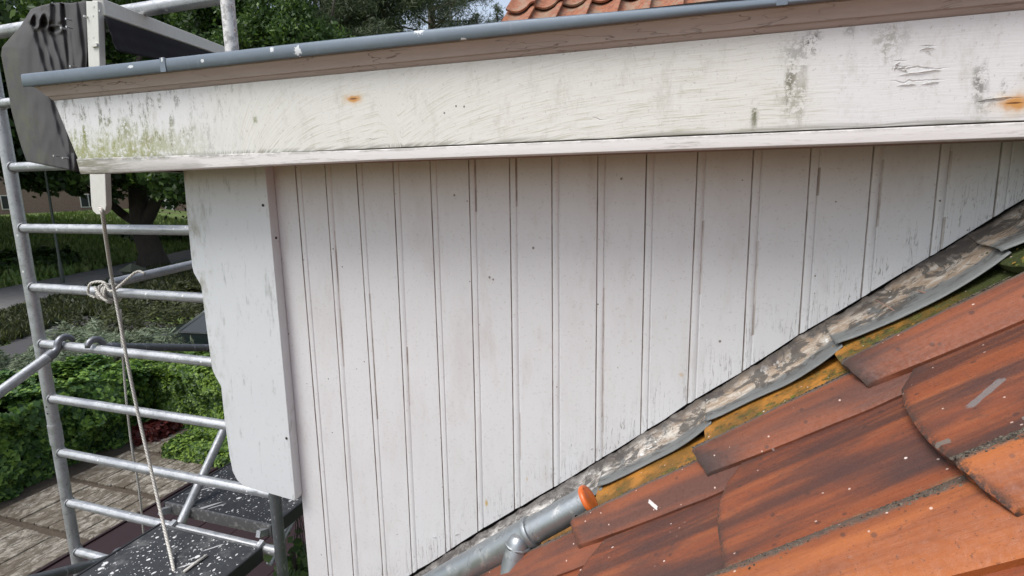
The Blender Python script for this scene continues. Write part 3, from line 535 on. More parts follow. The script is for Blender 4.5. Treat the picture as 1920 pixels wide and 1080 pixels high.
for a, b in seams:
    p, q = at(*a, DW), at(*b, DW); sl_ = (q.x-p.x)/(q.z-p.z); sl_ = max(-.012, min(.012, sl_)); xm = p.x-.010; edges.append((xm+sl_*(.085-p.z), xm+sl_*(-.7-p.z), 0, 0))
for kx in range(1, 3): edges.append((edges[16][0]+.111*kx, edges[16][1]+.111*kx, 0, 0))
def bx_at(e, z): return e[0]+(e[1]-e[0])*(.085-z)/(.785)
for i in range(len(edges)-1):
    e0, e1 = edges[i], edges[i+1]; first = i == 0
    # profile over the board's width: bead, groove, flat, tongue edge
    wd = e1[0]-e0[0]
    prof = [(0, .0034), (.0016, .0008), (.0075, -.0010), (.0150, .0000), (.0178, .0026), (.0206, .0000), (wd*.5, -.0003), (wd-.0018, .0003), (wd-.0002, .0034)]
    if first: prof = [(0, 0), (wd*.5, 0), (wd-.0022, 0), (wd-.0004, .006)]
    zs_top = .09; nz_ = 7; v = []; f = []
    for j in range(nz_+1):
        for u, yy in prof:
            t = j/nz_; x_top = bx_at(e0, zs_top)+u; zb = ft(x_top)+.007+.004*mnoise.noise(Vector((x_top*60, 3, 0))); zb = min(zb, zs_top-.01)
            z = zb+(zs_top-zb)*t; x = bx_at(e0, z)+u*((bx_at(e1, z)-bx_at(e0, z))/wd); yy2 = yy+(.0006*mnoise.noise(Vector((x*30, z*14, i))) if 0 < u < wd-.001 else 0)
            v.append((x, DW+yy2, z))
    n_ = len(prof)
    for j in range(nz_):
        for q in range(n_-1): a = j*n_+q; f.append((a, a+1, a+n_+1, a+n_))
    # thickness
    k0 = len(v)
    for j in range(nz_+1):
        for q in (0, n_-1): p = v[j*n_+q]; v.append((p[0], DW+.018, p[2]))
    for j in range(nz_):
        f.append((j*n_, (j+1)*n_, k0+2*(j+1), k0+2*j)); f.append((j*n_+n_-1, k0+2*j+1, k0+2*j+3, (j+1)*n_+n_-1)); f.append((k0+2*j, k0+2*j+2, k0+2*j+3, k0+2*j+1))
    f.append(tuple(range(n_))+(k0+1, k0))
    o = build('cladding_board', v, f, [PAINT, GRIME], dor)
    for p_ in o.data.polygons:
        cx = np.mean([o.data.vertices[q].co.y for q in p_.vertices])+dor.location.y
        if cx > DW+.0014 and abs(p_.normal.y) > .1 and len(p_.vertices) == 4 and cx < DW+.01: p_.material_index = 1
    autosmooth(o, 35)
# backing and body
mb = MB()
poly = [(-1.185, .30), (-1.185, -1.9)]+[(x, x*TA-.62) for x in (-1.18, 0, 1.0)]+[(1.08, .28)]
MB().prism([(-1.185, .29), (-1.185, -1.62), (1.12, .29)], 'y', 1.37, 1.40).build('backing', DARK, dor)
MB().box((-1.185, 1.40, -1.60), (-1.13, 3.6, -1.2)).build('front_sill_wall', PAINT, dor)
fw = MB().box((-1.2, 1.40, -1.2), (-1.13, 1.47, .06)).box((-1.2, 2.4, -1.2), (-1.13, 2.48, .06)).box((-1.2, 3.5, -1.2), (-1.13, 3.6, .06)).box((-1.2, 1.47, -1.2), (-1.13, 3.5, -1.13)).box((-1.2, 1.47, -.02), (-1.13, 3.5, .06)).build('window_frame', JOIN, dor)
build('window_pane', [(-1.165, 1.47, -1.13), (-1.165, 3.5, -1.13), (-1.165, 3.5, -.02), (-1.165, 1.47, -.02)], [(0, 1, 2, 3)], GLASS, dor)
MB().prism([(-1.185, .29), (-1.185, -1.62), (1.12, .29)], 'y', 3.56, 3.6).build('far_cheek', PAINT, dor)
MB().box((-1.75, 1.172, .12), (1.1, 3.7, .295)).build('roof_box', DARK, dor)
MB().box((-1.80, 1.14, .312), (1.15, 3.75, .325)).build('roof_covering', DARK, dor)
MB().box((-1.66, 1.172, .072), (1.0, 1.3655, .085)).build('soffit', SOFFIT, dor)
MB().box((-1.66, 1.3665, .0915), (-1.19, 3.6, .105)).build('front_soffit', SOFFIT, dor)
# fascia face
def strip(profile, x0f, x1, name, mat, nxs=60, wob=0., smooth=False):
    v = []; f = []; n_ = len(profile)
    for i in range(nxs+1):
        t = i/nxs
        for (y, z) in profile:
            xl = x0f(z); x = xl+(x1-xl)*t; v.append((x, y+wob*mnoise.noise(Vector((x*3, z*5, 1))), z+((z-.08)*.75*max(0, min(1, (-.75-x)/.9)) if name == 'fascia_bead' else 0)+wob*.6*mnoise.noise(Vector((x*2.2, z*2, 7)))))
    for i in range(nxs):
        for q in range(n_-1): a = i*n_+q; f.append((a, a+n_, a+n_+1, a+1))
    f.append(tuple(range(n_))); f.append(tuple((nxs)*n_+q for q in range(n_))[::-1])
    o = build(name, v, f, mat, dor); return autosmooth(o, 35)
endx = lambda z: -1.700-(z-.067)*.40
strip([(1.205, .0945), (1.1660, .0945), (1.165, .0955), (1.1655, .18), (1.166, .2655), (1.205, .2655)], endx, 1.25, 'fascia_board', FASCIA, 80, .0012)
strip([(1.205, .0922), (1.1612, .0922), (1.1600, .0912), (1.1595, .0895), (1.1595, .0690), (1.161, .0675), (1.205, .0675)], lambda z: -1.705-(z-.067)*.3, 1.25, 'fascia_bead', BEAD, 80, .0008)
strip([(1.205, .2665), (1.167, .2665), (1.165, .268), (1.1615, .2715), (1.1595, .2755), (1.155, .2768), (1.1535, .2800), (1.1505, .286), (1.143, .2945), (1.137, .2995), (1.137, .304), (1.205, .304)], lambda z: -1.785-(z-.27)*.7, 1.25, 'cornice_moulding', MOULD, 90, .0009)
def ztop(x): return float(np.interp(x, [-1.85, -.4, .2, 1.3], [.3365, .3285, .3125, .312]))
v = []; f = []; nxs = 60; zp = lambda t: [(1.132, .3015), (1.1275, .3015), (1.1255, .304), (1.1252, t-.008), (1.1265, t-.0025), (1.130, t), (1.138, t+.0015), (1.20, t-.002), (1.20, .306), (1.136, .3045)]
for i in range(nxs+1):
    x = -1.835+3.1*i/nxs; zz = zp(ztop(x))
    for (y, z) in zz: v.append((x, y+.0008*mnoise.noise(Vector((x*2.5, z*9, 4))), z+.0012*mnoise.noise(Vector((x*1.7, 5, 7)))))
n_ = 10
for i in range(nxs):
    for q in range(n_): a = i*n_+q; b = i*n_+(q+1) % n_; f.append((a, a+n_, b+n_, b))
f.append(tuple(range(n_))); f.append(tuple(nxs*n_+q for q in range(n_))[::-1])
autosmooth(build('zinc_edge', v, f, ZINC, dor), 40)
for px_ in (305, 1466):
    x = at(px_, 110 if px_ < 900 else 5, 1.126).x; t = ztop(x); MB().add([], []).prism([(x-.009, .3005), (x+.009, .3005), (x+.008, t+.001), (x-.008, t+.001)], 'y', 1.1235, 1.1262).build('zinc_joint', ZINC, dor)
# front (facade side) fascia and zinc running away
def strip_y(profile, name, mat):
    v = [(x, y, z) for y in (1.206, 3.75) for x, z in profile]; n_ = len(profile); f = [(q, q+1, q+1+n_, q+n_) for q in range(n_-1)]+[tuple(range(n_)), tuple(range(n_, 2*n_))[::-1]]
    return build(name, v, f, mat, dor)
strip_y([(-1.67, .0675), (-1.706, .0675), (-1.711, .0925), (-1.712, .0935), (-1.779, .2655), (-1.72, .2655)], 'front_fascia_board', FASCIA)
strip_y([(-1.72, .2665), (-1.782, .2665), (-1.80, .29), (-1.81, .304), (-1.75, .304)], 'front_moulding', MOULD)
strip_y([(-1.78, .306), (-1.835, .3015), (-1.835, .334), (-1.82, .336), (-1.78, .332)], 'front_zinc_edge', ZINC)
build('mitre_block', [v_ for v_ in [Vector((endx(.0675), 1.1665, .0675)), Vector((endx(.2655), 1.1665, .2655)), Vector((endx(.2655), 1.205, .2655)), Vector((endx(.0675), 1.205, .0675)), Vector((-1.62, 1.168, .0675)), Vector((-1.62, 1.168, .2655)), Vector((-1.62, 1.205, .2655)), Vector((-1.62, 1.205, .0675))]], [(0, 1, 2, 3), (4, 7, 6, 5), (0, 4, 5, 1), (3, 2, 6, 7), (1, 5, 6, 2), (0, 3, 7, 4)], FASCIA, dor)
# corner board
CB = 1.315
pts = [(344, 322), (350, 400), (360, 500), (363, 512), (377, 536), (385, 600), (397, 690), (402, 703), (414, 724), (420, 780), (430, 855), (436, 884), (444, 900), (456, 911), (556, 940)]
P2 = [(at(x, y, CB).x, at(x, y, CB).z) for x, y in pts]; P2[0] = (P2[0][0], .0715); xr = -1.186
P2 = P2[:-1]+[(xr-.004, P2[-1][1])]+[(xr, P2[-1][1]+.012), (xr, .0715)]
cb = MB().prism(P2, 'y', CB, 1.3485).build('corner_board', CORNER, dor); bevel(cb, .0018, 2)
for x, y, Yd in ((493, 385, CB), (537, 822, CB)):
    p = at(x, y, Yd-.001); MB().tube([p+Vector((0, -.0008, 0)), p+Vector((0, .002, 0))], .0042, 12).build('screw_hole', SCREW, cb)
p = at(517, 446, 1.333); MB().tube([Vector((xr-.001, 1.333, p.z)), Vector((xr+.0012, 1.333, p.z))], .004, 12).build('screw_hole', SCREW, cb)
# flashing sheets
def flash(x0, x1, name, seed):
    v = []; f = []; uvs = []; nu = 44; nv = 16
    for i in range(nu+1):
        t = i/nu; x = x0+(x1-x0)*t; zt = ft(x)+.0045*mnoise.noise(Vector((x*38, 1.5, 0)))+.0025*mnoise.noise(Vector((x*110, 1.5, 3)))
        fr = max(0, min(1, (x-x0-.012)/.238)); baseh = .030*(1-fr*.8)+.0045; baseh += max(0, (fr-.5)/.5)**2*(.034-baseh)*.8
        ye = 1.236-.10*max(0, x-.15)+.006*mnoise.noise(Vector((x*9, seed, 2)))+(.006*(1-t*16) if t < .06 else 0)
        for j in range(nv+1):
            u = j/nv; y = 1.3475+(ye-1.3475)*u
            pz = -.588+TA*x+(baseh+.004+.0025)/CA                       # just above the tile
            k = max(0, 1-u/.55)**1.6; z = pz+(zt-pz)*k if zt > pz else pz*(1-k)+zt*k
            z += .0042*mnoise.noise(Vector((x*13, y*22, seed)))*min(1, u*3)*(1-.5*u)+(.004*(1-t*8) if t < .12 else 0)*(1-k*.5)+.001
            z -= .004*max(0, (u-.92)/.08)
            v.append((x, y, z)); uvs.append((x/CA, u))
    for i in range(nu):
        for j in range(nv): a = i*(nv+1)+j; f.append((a, a+1, a+nv+2, a+nv+1))
    o = build(name, v, f, LEAD, dor, True, uvs)
    md = o.modifiers.new('sheet', 'SOLIDIFY'); md.thickness = .0018; md.offset = 1 if o.data.polygons[0].normal.z < 0 else -1
    return o
xs = [X0-.040+.238*k for k in range(-6, 4)]
for k in range(len(xs)-1): flash(xs[k], xs[k+1]+.012, 'flashing_sheet', k+1)
# curled paint flakes standing off the fascia and the boards
def flake(x, y, Yp, L, Wd, ang, curl):
    p = at(x, y, Yp-.0006); mb = MB(); n_ = 7; ca, sa = math.cos(ang), math.sin(ang)
    for k in range(n_+1):
        t = k/n_-.5; ww = .55*Wd*(.35+.65*abs(mnoise.noise(Vector((x+k*.9, y, 1))))*2)*(1-abs(2*t)**4); ww = max(ww, .0003)
        j = .25*Wd*mnoise.noise(Vector((x*.1+k, y*.1, 0)))
        for u, dy in ((0, 0), (.6, -curl*.25), (1, -curl*.55)): mb.v.append(p+Vector((ca*t*L-sa*(ww*u+j), dy*(1-(2*t)**2), sa*t*L+ca*(ww*u+j))))
    for k in range(n_):
        for q in range(2): a = k*3+q; mb.f.append((a, a+1, a+4, a+3))
    o = build('paint_flake', mb.v, mb.f, FASCIA if Yp < 1.2 else PAINT, dor); md = o.modifiers.new('s', 'SOLIDIFY'); md.thickness = .0005
for a_ in ((1725, 137, .060, .0045, .06, .004), (1690, 132, .022, .010, -.5, .004), (1682, 124, .016, .007, 1.2, .004), (1700, 160, .028, .004, .0, .003), (1745, 156, .026, .003, .12, .003), (1738, 93, .022, .006, .1, .003), (1865, 186, .045, .004, .10, .004), (1740, 98, .012, .004, -.6, .003)): flake(a_[0], a_[1], 1.165, *a_[2:])
for a_ in ((858, 1003, .018, .010, .5, .004), (866, 993, .012, .007, -.4, .004), (815, 1008, .014, .008, .2, .005), (832, 1062, .010, .005, 1.3, .004), (1072, 835, .010, .004, 1.4, .003), (1000, 968, .009, .004, 1.5, .003), (1408, 690, .008, .004, .8, .003), (1345, 738, .008, .004, 1.1, .003), (1512, 612, .008, .004, .9, .003), (1110, 842, .010, .005, .8, .003), (905, 1000, .009, .005, .4, .004)): flake(a_[0], a_[1], 1.35, *a_[2:])
# loose twigs caught on the flashing
def curve_pts(pp, Yl):
    return [at(x, y, Y_) for (x, y), Y_ in zip(pp, Yl)]
tw = MB().tube(curve_pts([(1642, 562), (1665, 575), (1690, 592), (1702, 605), (1697, 622)], [1.30, 1.27, 1.235, 1.21, 1.20]), [.0010, .0013, .0012, .001, .0008], 6).build('twig', SOFFIT, smooth=True); tag(tw, 'thin dry stem curling over the lead flashing', 'twig')
tw = MB().tube(curve_pts([(1707, 616), (1740, 608), (1768, 590), (1783, 570), (1786, 552)], [1.19, 1.19, 1.20, 1.22, 1.23]), [.0010, .0013, .0012, .001, .0008], 6).build('twig', SOFFIT, smooth=True); tag(tw, 'thin bent stalk lying in the green mossy tile channel', 'twig')
tw = MB().tube(curve_pts([(1720, 545), (1745, 552), (1762, 555)], [1.275, 1.26, 1.25]), [.001, .003, .0015], 6).build('dead_leaf', SOFFIT, smooth=True); tag(tw, 'brown curled dead leaf on the lead flashing', 'leaf')

# ================================================================== distant pantile roof at the top
pr = thing('pantile_roof', 'old orange pantile roof rising above the zinc edge of the dormer', 'roof', (-.2, 4.6, 1.3))
pa = R_(42); cP, sP = math.cos(pa), math.sin(pa)
def pant_mesh():
    v = []; f = []; nw = 14; nl = 3; L = .36; PWd = .215
    for off in (0, -.014):
        for j in range(nl+1):
            for i in range(nw+1):
                t = i/nw; xx = (t-.0)*PWd; hh = -.030*math.sin(math.pi*t*1.0)**1.0 if t < .72 else -.030*math.sin(math.pi*.72)+.055*math.sin((t-.72)/.28*math.pi*.5)
                if t < .72: hh = -.034*math.sin(math.pi*t/.72*.86+.2)
                else:
                    h0 = -.034*math.sin(math.pi*.86+.2); hh = h0+.030*math.sin((t-.72)/.28*math.pi*.62)
                s_ = L*j/nl; hh2 = hh+.035*(1-j/nl)+off; v.append((xx, s_*cP-hh2*sP, s_*sP+hh2*cP))
    a = (nl+1)*(nw+1); I = lambda k, j, i: k*a+j*(nw+1)+i
    for k in range(2):
        for j in range(nl):
            for i in range(nw): f.append((I(k, j, i), I(k, j, i+1), I(k, j+1, i+1), I(k, j+1, i)))
    for i in range(nw): f.append((I(0, 0, i), I(1, 0, i), I(1, 0, i+1), I(0, 0, i+1)))
    for j in range(nl): f.append((I(0, j, 0), I(0, j+1, 0), I(1, j+1, 0), I(1, j, 0))); f.append((I(0, j, nw), I(1, j, nw), I(1, j+1, nw), I(0, j+1, nw)))
    me = bpy.data.meshes.new('pantile'); me.from_pydata(v, [], f); me.update(); bm = bmesh.new(); bm.from_mesh(me); bmesh.ops.recalc_face_normals(bm, faces=bm.faces)
    for q in bm.faces: q.smooth = True
    for e in bm.edges: e.smooth = len(e.link_faces) == 2 and e.calc_face_angle(0) < R_(50)
    bm.to_mesh(me); bm.free(); me.materials.append(PANT); return me
pm = pant_mesh(); base = Vector((-1.365, 3.97, 1.205))
for r in range(-3, 7):
    for i in range(13):
        o = bpy.data.objects.new('pantile', pm); C.objects.link(o); o.parent = pr
        o.location = base+Vector((i*.197+random.uniform(-.004, .004)+r*.006, r*.30*cP, r*.30*sP+random.uniform(-.002, .004)+i*.0))-pr.location
        o.rotation_euler = (0, 0, R_(random.uniform(-.7, .7)))
b0 = base+Vector((.03, -1.0*cP+.05, -1.0*sP-.06)); b1 = b0+Vector((2.5, 0, 0)); up = Vector((0, 3.1*cP, 3.1*sP))
build('under_roof', [b0, b1, b1+up, b0+up, b0-Vector((0, 0, .2)), b1-Vector((0, 0, .2)), b1+up-Vector((0, 0, .2)), b0+up-Vector((0, 0, .2))], [(0, 1, 2, 3), (7, 6, 5, 4), (0, 4, 5, 1), (1, 5, 6, 2), (2, 6, 7, 3), (3, 7, 4, 0)], DARK, pr)

# ================================================================== SCAFFOLD
FY = 1.76; XL, XR = -3.045, -1.697; TR = .0255
tower = thing('scaffold_tower', 'galvanised scaffold end frame with ladder rungs standing beside the dormer', 'scaffold', (-2.4, FY, GZ))
def tube_obj(name, a, b, r, mat, parent, n=20, extra=None):
    o = MB().tube([a, b], r, n).build(name, mat, parent); return autosmooth(o, 40)
autosmooth(MB().tube([(XL-.02, FY, 1.6), (XL, FY, .1), (XL+.005, FY, -1.16)], TR+.001, 20).build('upper_pole', GALV, tower))
tube_obj('lower_pole', (XL+.005, FY, -1.165), (XL+.005, FY, GZ), TR, GALV, tower)
tube_obj('sleeve', (XL+.005, FY, -1.13), (XL+.005, FY, -1.235), TR+.0035, GALV, tower)
for z in (-1.03, -1.045+.0-.02):
    MB().tube([(XL+.012, FY-TR-.0005, z), (XL+.012, FY-TR+.003, z)], .0045, 8).build('bolt_hole', BLACK, tower)
tube_obj('upper_pole', (XR+.012, FY, 1.6), (XR+.006, FY, .36), TR-.001, SPATT, tower)
tube_obj('lower_pole', (XR+.006, FY, .36), (XR, FY, GZ), TR-.0015, DULL, tower)
RZ = [.707, .410, .128, -.152, -.434, -.712, -.993, -1.280, -1.556, -1.835, -2.115, -2.395, -2.675, -2.955, -3.235]
def rung_mesh(z, x0, x1, r, mat):
    # ribbed aluminium rung: round tube with flutes
    v = []; f = []; n_ = 28
    for x in (x0, x1):
        for k in range(n_):
            t = 2*math.pi*k/n_; rr = r*(1-(.06 if k % 4 == 0 else 0)); v.append((x, FY+rr*math.sin(t), z+rr*math.cos(t)))
    for k in range(n_): f.append((k, (k+1) % n_, (k+1) % n_+n_, k+n_))
    f.append(tuple(range(n_))); f.append(tuple(range(n_, 2*n_)))
    return autosmooth(build('rung', v, f, mat, tower), 30)
for i, z in enumerate(RZ):
    dz = .006*(i < 8)
    rung_mesh(z, XL+.012, XR-.012, .0212 if i else .026, GALV)
    for xw, sg in ((XL+TR+.004, 1),):       # weld collar
        pts_ = []; 
        for k in range(13):
            t = 2*math.pi*k/12; pts_.append((xw-.006*abs(math.sin(t)), FY+.0245*math.sin(t), z+.0245*math.cos(t)))
        MB().tube(pts_, .0032, 6, False).build('weld', GALV, tower, True)
# braces with hook clamps
def hook(c, axis_dir, parent):
    """claw over a rung at point c (rung along X), shank leaving along axis_dir"""
    d = Vector(axis_dir).normalized(); v = []; pts_ = []
    for k in range(9):
        t = R_(5+k*23); pts_.append(Vector((0, math.cos(t)*.036, math.sin(t)*.036)))
    sgn = 1 if d.y > 0 else -1
    pts_ = [Vector(c)+Vector((p.x, p.y*(-sgn)*1.0, p.z)) for p in pts_]
    pts_ = pts_+[Vector(c)+d*.05, Vector(c)+d*.10]
    return MB().tube(pts_, [.010, .013, .0145, .0155, .016, .016, .016, .016, .016, .018, .020], 8).build('hook_clamp', CLAMP, parent, True)
def brace(a, b, r, label, mat=GALV, clamp=True):
    a, b = Vector(a), Vector(b); t = thing('scaffold_brace', label, 'scaffold tube', tuple(a), 'loose brace tubes of the scaffold')
    d = (b-a).normalized(); tube_obj('tube', a+d*.075, b, r, mat, t)
    if clamp:
        hook(a, d, t); tube_obj('crimped_collar', a+d*.065, a+d*.095, r+.0015, CLAMP, t)
    return t
zr4 = RZ[5]; zr3 = RZ[4]; zr8 = RZ[9]
def dirfrom(A, x, y, X=None): # second point on the pixel ray at a given X
    d = ray(x, y); return d*(X/d.x)
A = Vector((-2.86, FY, zr4+.01)); B = dirfrom(A, 0, 735, -2.86); brace(A, A+(B-A)*3.6, .0225, 'bright tube sloping down from the fifth rung to the left edge')
A = Vector((-2.60, FY, zr3+.02)); B = dirfrom(A, 365, 495, -2.58); brace(A, A+(B-A)*4.2, .0225, 'tube rising to the right behind the knotted rope', clamp=False)
A = Vector((-2.66, FY, zr4+.012)); B = dirfrom(A, 392, 652, -2.66); brace(A, A+(B-A)*2.5, .0205, 'grey tube hooked behind the fifth rung, running off behind the corner board', DULL)
A = Vector((-2.72, FY, zr8+.03)); B = dirfrom(A, 97, 1078, -2.72); brace(A, A+(B-A)*3.2, .0225, 'dull grey tube hooked at the bottom rung beside the near deck', DULL)
A = Vector((-2.33, FY+.06, -1.56)); B = dirfrom(A, 418, 810, -2.33); A0 = A-(B-A)*.2; brace(A0, A0+(B-A0)*3, .0215, 'bright diagonal tube crossing behind the deck edge', clamp=False)
A = atz(490, 1085, -2.1); B = A+Vector((.0, 1.1, .75)); brace(A, B, .018, 'thin pale tube under the decks beside the dark pole', clamp=False)
# decks
def deck(x0, x1, y0, y1, z, label):
    t = thing('scaffold_deck', label, 'scaffold deck', ((x0+x1)/2, (y0+y1)/2, z-.05), 'paint spattered scaffold decks')
    bevel(MB().box((x0+.012, y0+.012, z-.012), (x1-.012, y1-.012, z)).build('deck_board', DECK, t), .0015, 1)
    bevel(MB().box((x0, y0, z-.062), (x0+.0115, y1, z+.004)).build('side_rail', BLACK, t), .002, 1); bevel(MB().box((x1-.0115, y0, z-.062), (x1, y1, z+.004)).build('side_rail', BLACK, t), .002, 1)
    MB().box((x0+.012, y0, z-.055), (x1-.012, y0+.0115, z+.001)).build('end_rail', DECKF, t); MB().box((x0+.012, y1-.0115, z-.055), (x1-.012, y1, z+.001)).build('end_rail', DECKF, t)
    return t
def claw(t, x, y, z, s):
    MB().bar((x, y, z-.03), (x, y+s*.055, z-.010), .022, .030).build('claw', GALV, t)
d1 = deck(-2.34, -1.745, -.30, 1.715, -1.515, 'near black scaffold deck with white paint spatter under the hanging rope')
for x in (-2.30, -1.79): claw(d1, x, 1.71, -1.52, 1)
d2 = deck(-2.49, -1.815, 1.855, 3.9, -1.515, 'far black scaffold deck with white paint spatter, partly behind the corner board')
for x in (-2.45, -1.855): claw(d2, x, 1.86, -1.52, -1)
# stick of rope lying on near deck
a1, a2 = atz(345, 1072, -1.508), atz(388, 1041, -1.508); o = MB().tube([a1, (a1+a2)/2+Vector((0, 0, .002)), a2], .006, 10).build('rope_offcut', ROPE, smooth=True); tag(o, 'short stiff pale rope end lying on the near black deck', 'rope')
# scaffold tube with orange cap on the roof
def on(x, y, Y): return at(x, y, Y)
pt = thing('capped_pipe', 'galvanised pipe with an orange end cap lying along the lead flashing', 'pipe', tuple(on(1000, 1000, 1.10)))
E1 = on(1101, 938, 1.115); E0 = on(990, 1000, 1.10); dd = (E1-E0).normalized(); E2 = E0-dd*.9
autosmooth(MB().tube([E0-dd*.05, E1], .0300, 32).build('inner_pipe', PIPE, pt)); 
autosmooth(MB().tube([E2, E0-dd*.004, E0+dd*.002, E0+dd*.007, E0+dd*.012, E0+dd*.014], [.0335, .0335, .0352, .0362, .0350, .0300], 32).build('outer_sleeve', PIPE, pt))
cap = MB().tube([E1-dd*.002, E1+dd*.001, E1+dd*.006, E1+dd*.009, E1+dd*.0095, E1+dd*.0080, E1+dd*.0082], [.0315, .0328, .0328, .030, .0255, .024, .001], 32).build('end_cap', ORANGE, pt); autosmooth(cap, 50)
side = dd.cross(Vector((0, 0, 1))).normalized(); upv = side.cross(dd)
vw = (-(E1)).normalized(); vw = (vw-dd*vw.dot(dd)).normalized(); ob = dd.cross(vw); sl_d = (vw*.80-upv*.60).normalized(); sl_t = dd.cross(sl_d)
c0 = E1-dd*.030+sl_d*.0298; sp_ = []
for k in range(16):
    t = 2*math.pi*k/16; sp_.append(c0+sl_t*math.cos(t)*.0085*1.0+dd*math.sin(t)*.0045+sl_d*(-.0012*math.cos(t)**2))
build('slot', sp_+[p+sl_d*.0009 for p in sp_], [tuple(range(16)), tuple(range(16, 32))]+[(i, (i+1) % 16, (i+1) % 16+16, i+16) for i in range(16)], SCREW, pt)
A = on(972, 1018, 1.075); B = on(951, 1110, 1.04); d3 = (B-A).normalized()
br_ = MB().tube([A-d3*.020, A-d3*.012, A, A+d3*.03, B+d3*.35], [.014, .0225, .0270, .0275, .0275], 8); o = br_.build('brace_pipe', PIPE, pt); autosmooth(o, 60)
ring = []
for k in range(13): t = 2*math.pi*k/12; s1 = d3.cross(Vector((0, 1, 0))).normalized(); ring.append(A+s1*math.cos(t)*.027+Vector((0, 1, 0))*math.sin(t)*.024+d3*.004)
MB().tube(ring, .0045, 6, False).build('weld', PIPE, pt, True)
for (x, y) in ((985, 985),): p = on(x-8, y+2, 1.118); MB().tube([p, p+Vector((-.002, -.006, .004))], .005, 10).build('rivet', PIPE, pt)

# ================================================================== AWNING
AY = 1.47
aw = thing('awning', 'folded dark grey fabric awning with white painted wooden arm in front of the dormer', 'awning', tuple(at(180, 200, AY)))
def quadprism(pp, Y0, Y1, name, mat, parent, bv=.002):
    P = [(at(x, y, Y0).x, at(x, y, Y0).z) for x, y in pp]; o = MB().prism(P, 'y', Y0, Y1).build(name, mat, parent); return bevel(o, bv, 2)
quadprism([(161, 2), (183, 2), (187, 130), (197, 332), (199, 385), (197, 396), (191, 402), (181, 402), (174, 396), (171, 385), (168, 332), (166, 130)], AY, AY+.022, 'arm', AWN, aw)
# bracket screws and hinge plate
for (x, y) in ((174, 30), (175, 70), (176, 12), (186, 20)): p = at(x, y, AY-.001); MB().tube([p, p+Vector((0, .003, 0))], .003, 8).build('screw', STUD, aw)
p = at(176, 84, AY-.006); MB().box((p.x-.014, AY-.007, p.z-.006), (p.x+.014, AY-.0005, p.z+.004)).build('latch', AWN, aw)
p = at(187, 389, AY-.0008); MB().tube([p, p+Vector((0, .003, 0))], .0042, 10).build('rope_hole', SCREW, aw)
a0 = at(186, 13, AY+.01); a1 = at(420, 98, 2.62); dv = (a1-a0); bar_ = MB().bar(a0, a0+dv*1.25, .035, .052).build('front_bar', AWN, aw); bevel(bar_, .002, 1)
# hanging dark canopy under the bar, softly pleated
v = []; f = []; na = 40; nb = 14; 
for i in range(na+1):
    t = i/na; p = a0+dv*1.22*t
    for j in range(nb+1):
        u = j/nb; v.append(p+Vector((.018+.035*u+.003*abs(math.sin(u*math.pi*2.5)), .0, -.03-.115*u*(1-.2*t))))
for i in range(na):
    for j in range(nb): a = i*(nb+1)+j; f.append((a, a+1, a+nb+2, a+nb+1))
w = NT('awning_cloth_shaded', .95, 0, .1); w.col(w.mix(w.noise(w.pos, 20), (.018, .017, .019), (.032, .030, .033)))  # darker copy of the awning cloth, underside shade put into its colour
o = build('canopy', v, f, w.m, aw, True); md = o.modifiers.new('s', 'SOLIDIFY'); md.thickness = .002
# gathered side cloth
Ltop = [(58, 17), (38, 50), (18, 72), (4, 88), (2, 104), (9, 140), (16, 175), (22, 210), (31, 245), (40, 275), (50, 303)]
def lerp_path(P, t):
    k = t*(len(P)-1); i = min(int(k), len(P)-2); q = k-i; return (P[i][0]+(P[i+1][0]-P[i][0])*q, P[i][1]+(P[i+1][1]-P[i][1])*q)
v = []; f = []; ns_ = 190; nt_ = 90
valley = [((62, 42), (87, 133), .034, 4.2), ((78, 42), (102, 133), .036, 4.5), ((95, 50), (121, 133), .038, 4.8), ((117, 8), (124, 131), .020, 2.6), ((128, 8), (135, 131), .007, 2.0), ((148, 8), (156, 127), .020, 3.0)]
for j in range(nt_+1):
    t = j/nt_; L = lerp_path(Ltop, t); Rr = (163+(-12)*max(0, (t-.3))/.7, 1+t*322)
    for i in range(ns_+1):
        s_ = i/ns_; yb = 5*math.sin(math.pi*min(1, s_*1.4))*max(0, 1-t*3)
        x = L[0]+(Rr[0]-L[0])*s_; y = L[1]+(Rr[1]-L[1])*s_-yb; dY = 0
        for (x0, y0), (x1, y1), dp, wd in valley:
            k = (y-y0)/(y1-y0); xv = x0+(x1-x0)*k+(6*math.sin(k*1.3) if x0 > 100 else 3*math.sin(k*2.2)); xv = min(xv, Rr[0]-3+8*(k > 9))
            q = (x-xv)/(wd*1.25); fade = 1/(1+math.exp(-(y-y0)/5)) if x0 < 100 else 1
            dY += .50*dp*fade*(math.exp(-q*q) - .45*math.exp(-((q+2.3)/1.6)**2))/(1+.5*max(0, k-1))
        for (cx, cy, rx, ry) in ((66, 40, 6, 9), (83, 40, 6, 9), (103, 55, 9, 5)):     # mouths of the rolled gathers
            q = ((x-cx)/rx)**2+((y-cy)/ry)**2; dY += .009*math.exp(-q*q*.4)-.011*math.exp(-((math.sqrt(q)-1.45)/.4)**2)
        for cx in (57, 75, 93, 112):
            if y < 42: dY -= .014*math.exp(-((x-cx)/5)**2)
        dY += .012*math.sin(s_*4+t*2.5)+.008*mnoise.noise(Vector((x*.03, y*.012, 0)))+.0035*mnoise.noise(Vector((x*.09, y*.03, 3)))
        if s_ < .3: dY += .06*((.3-s_)/.3)**1.5*(1-.4*t)
        v.append(at(x, y, AY+.045+dY))
for j in range(nt_):
    for i in range(ns_): a = j*(ns_+1)+i; f.append((a, a+1, a+ns_+2, a+ns_+1))
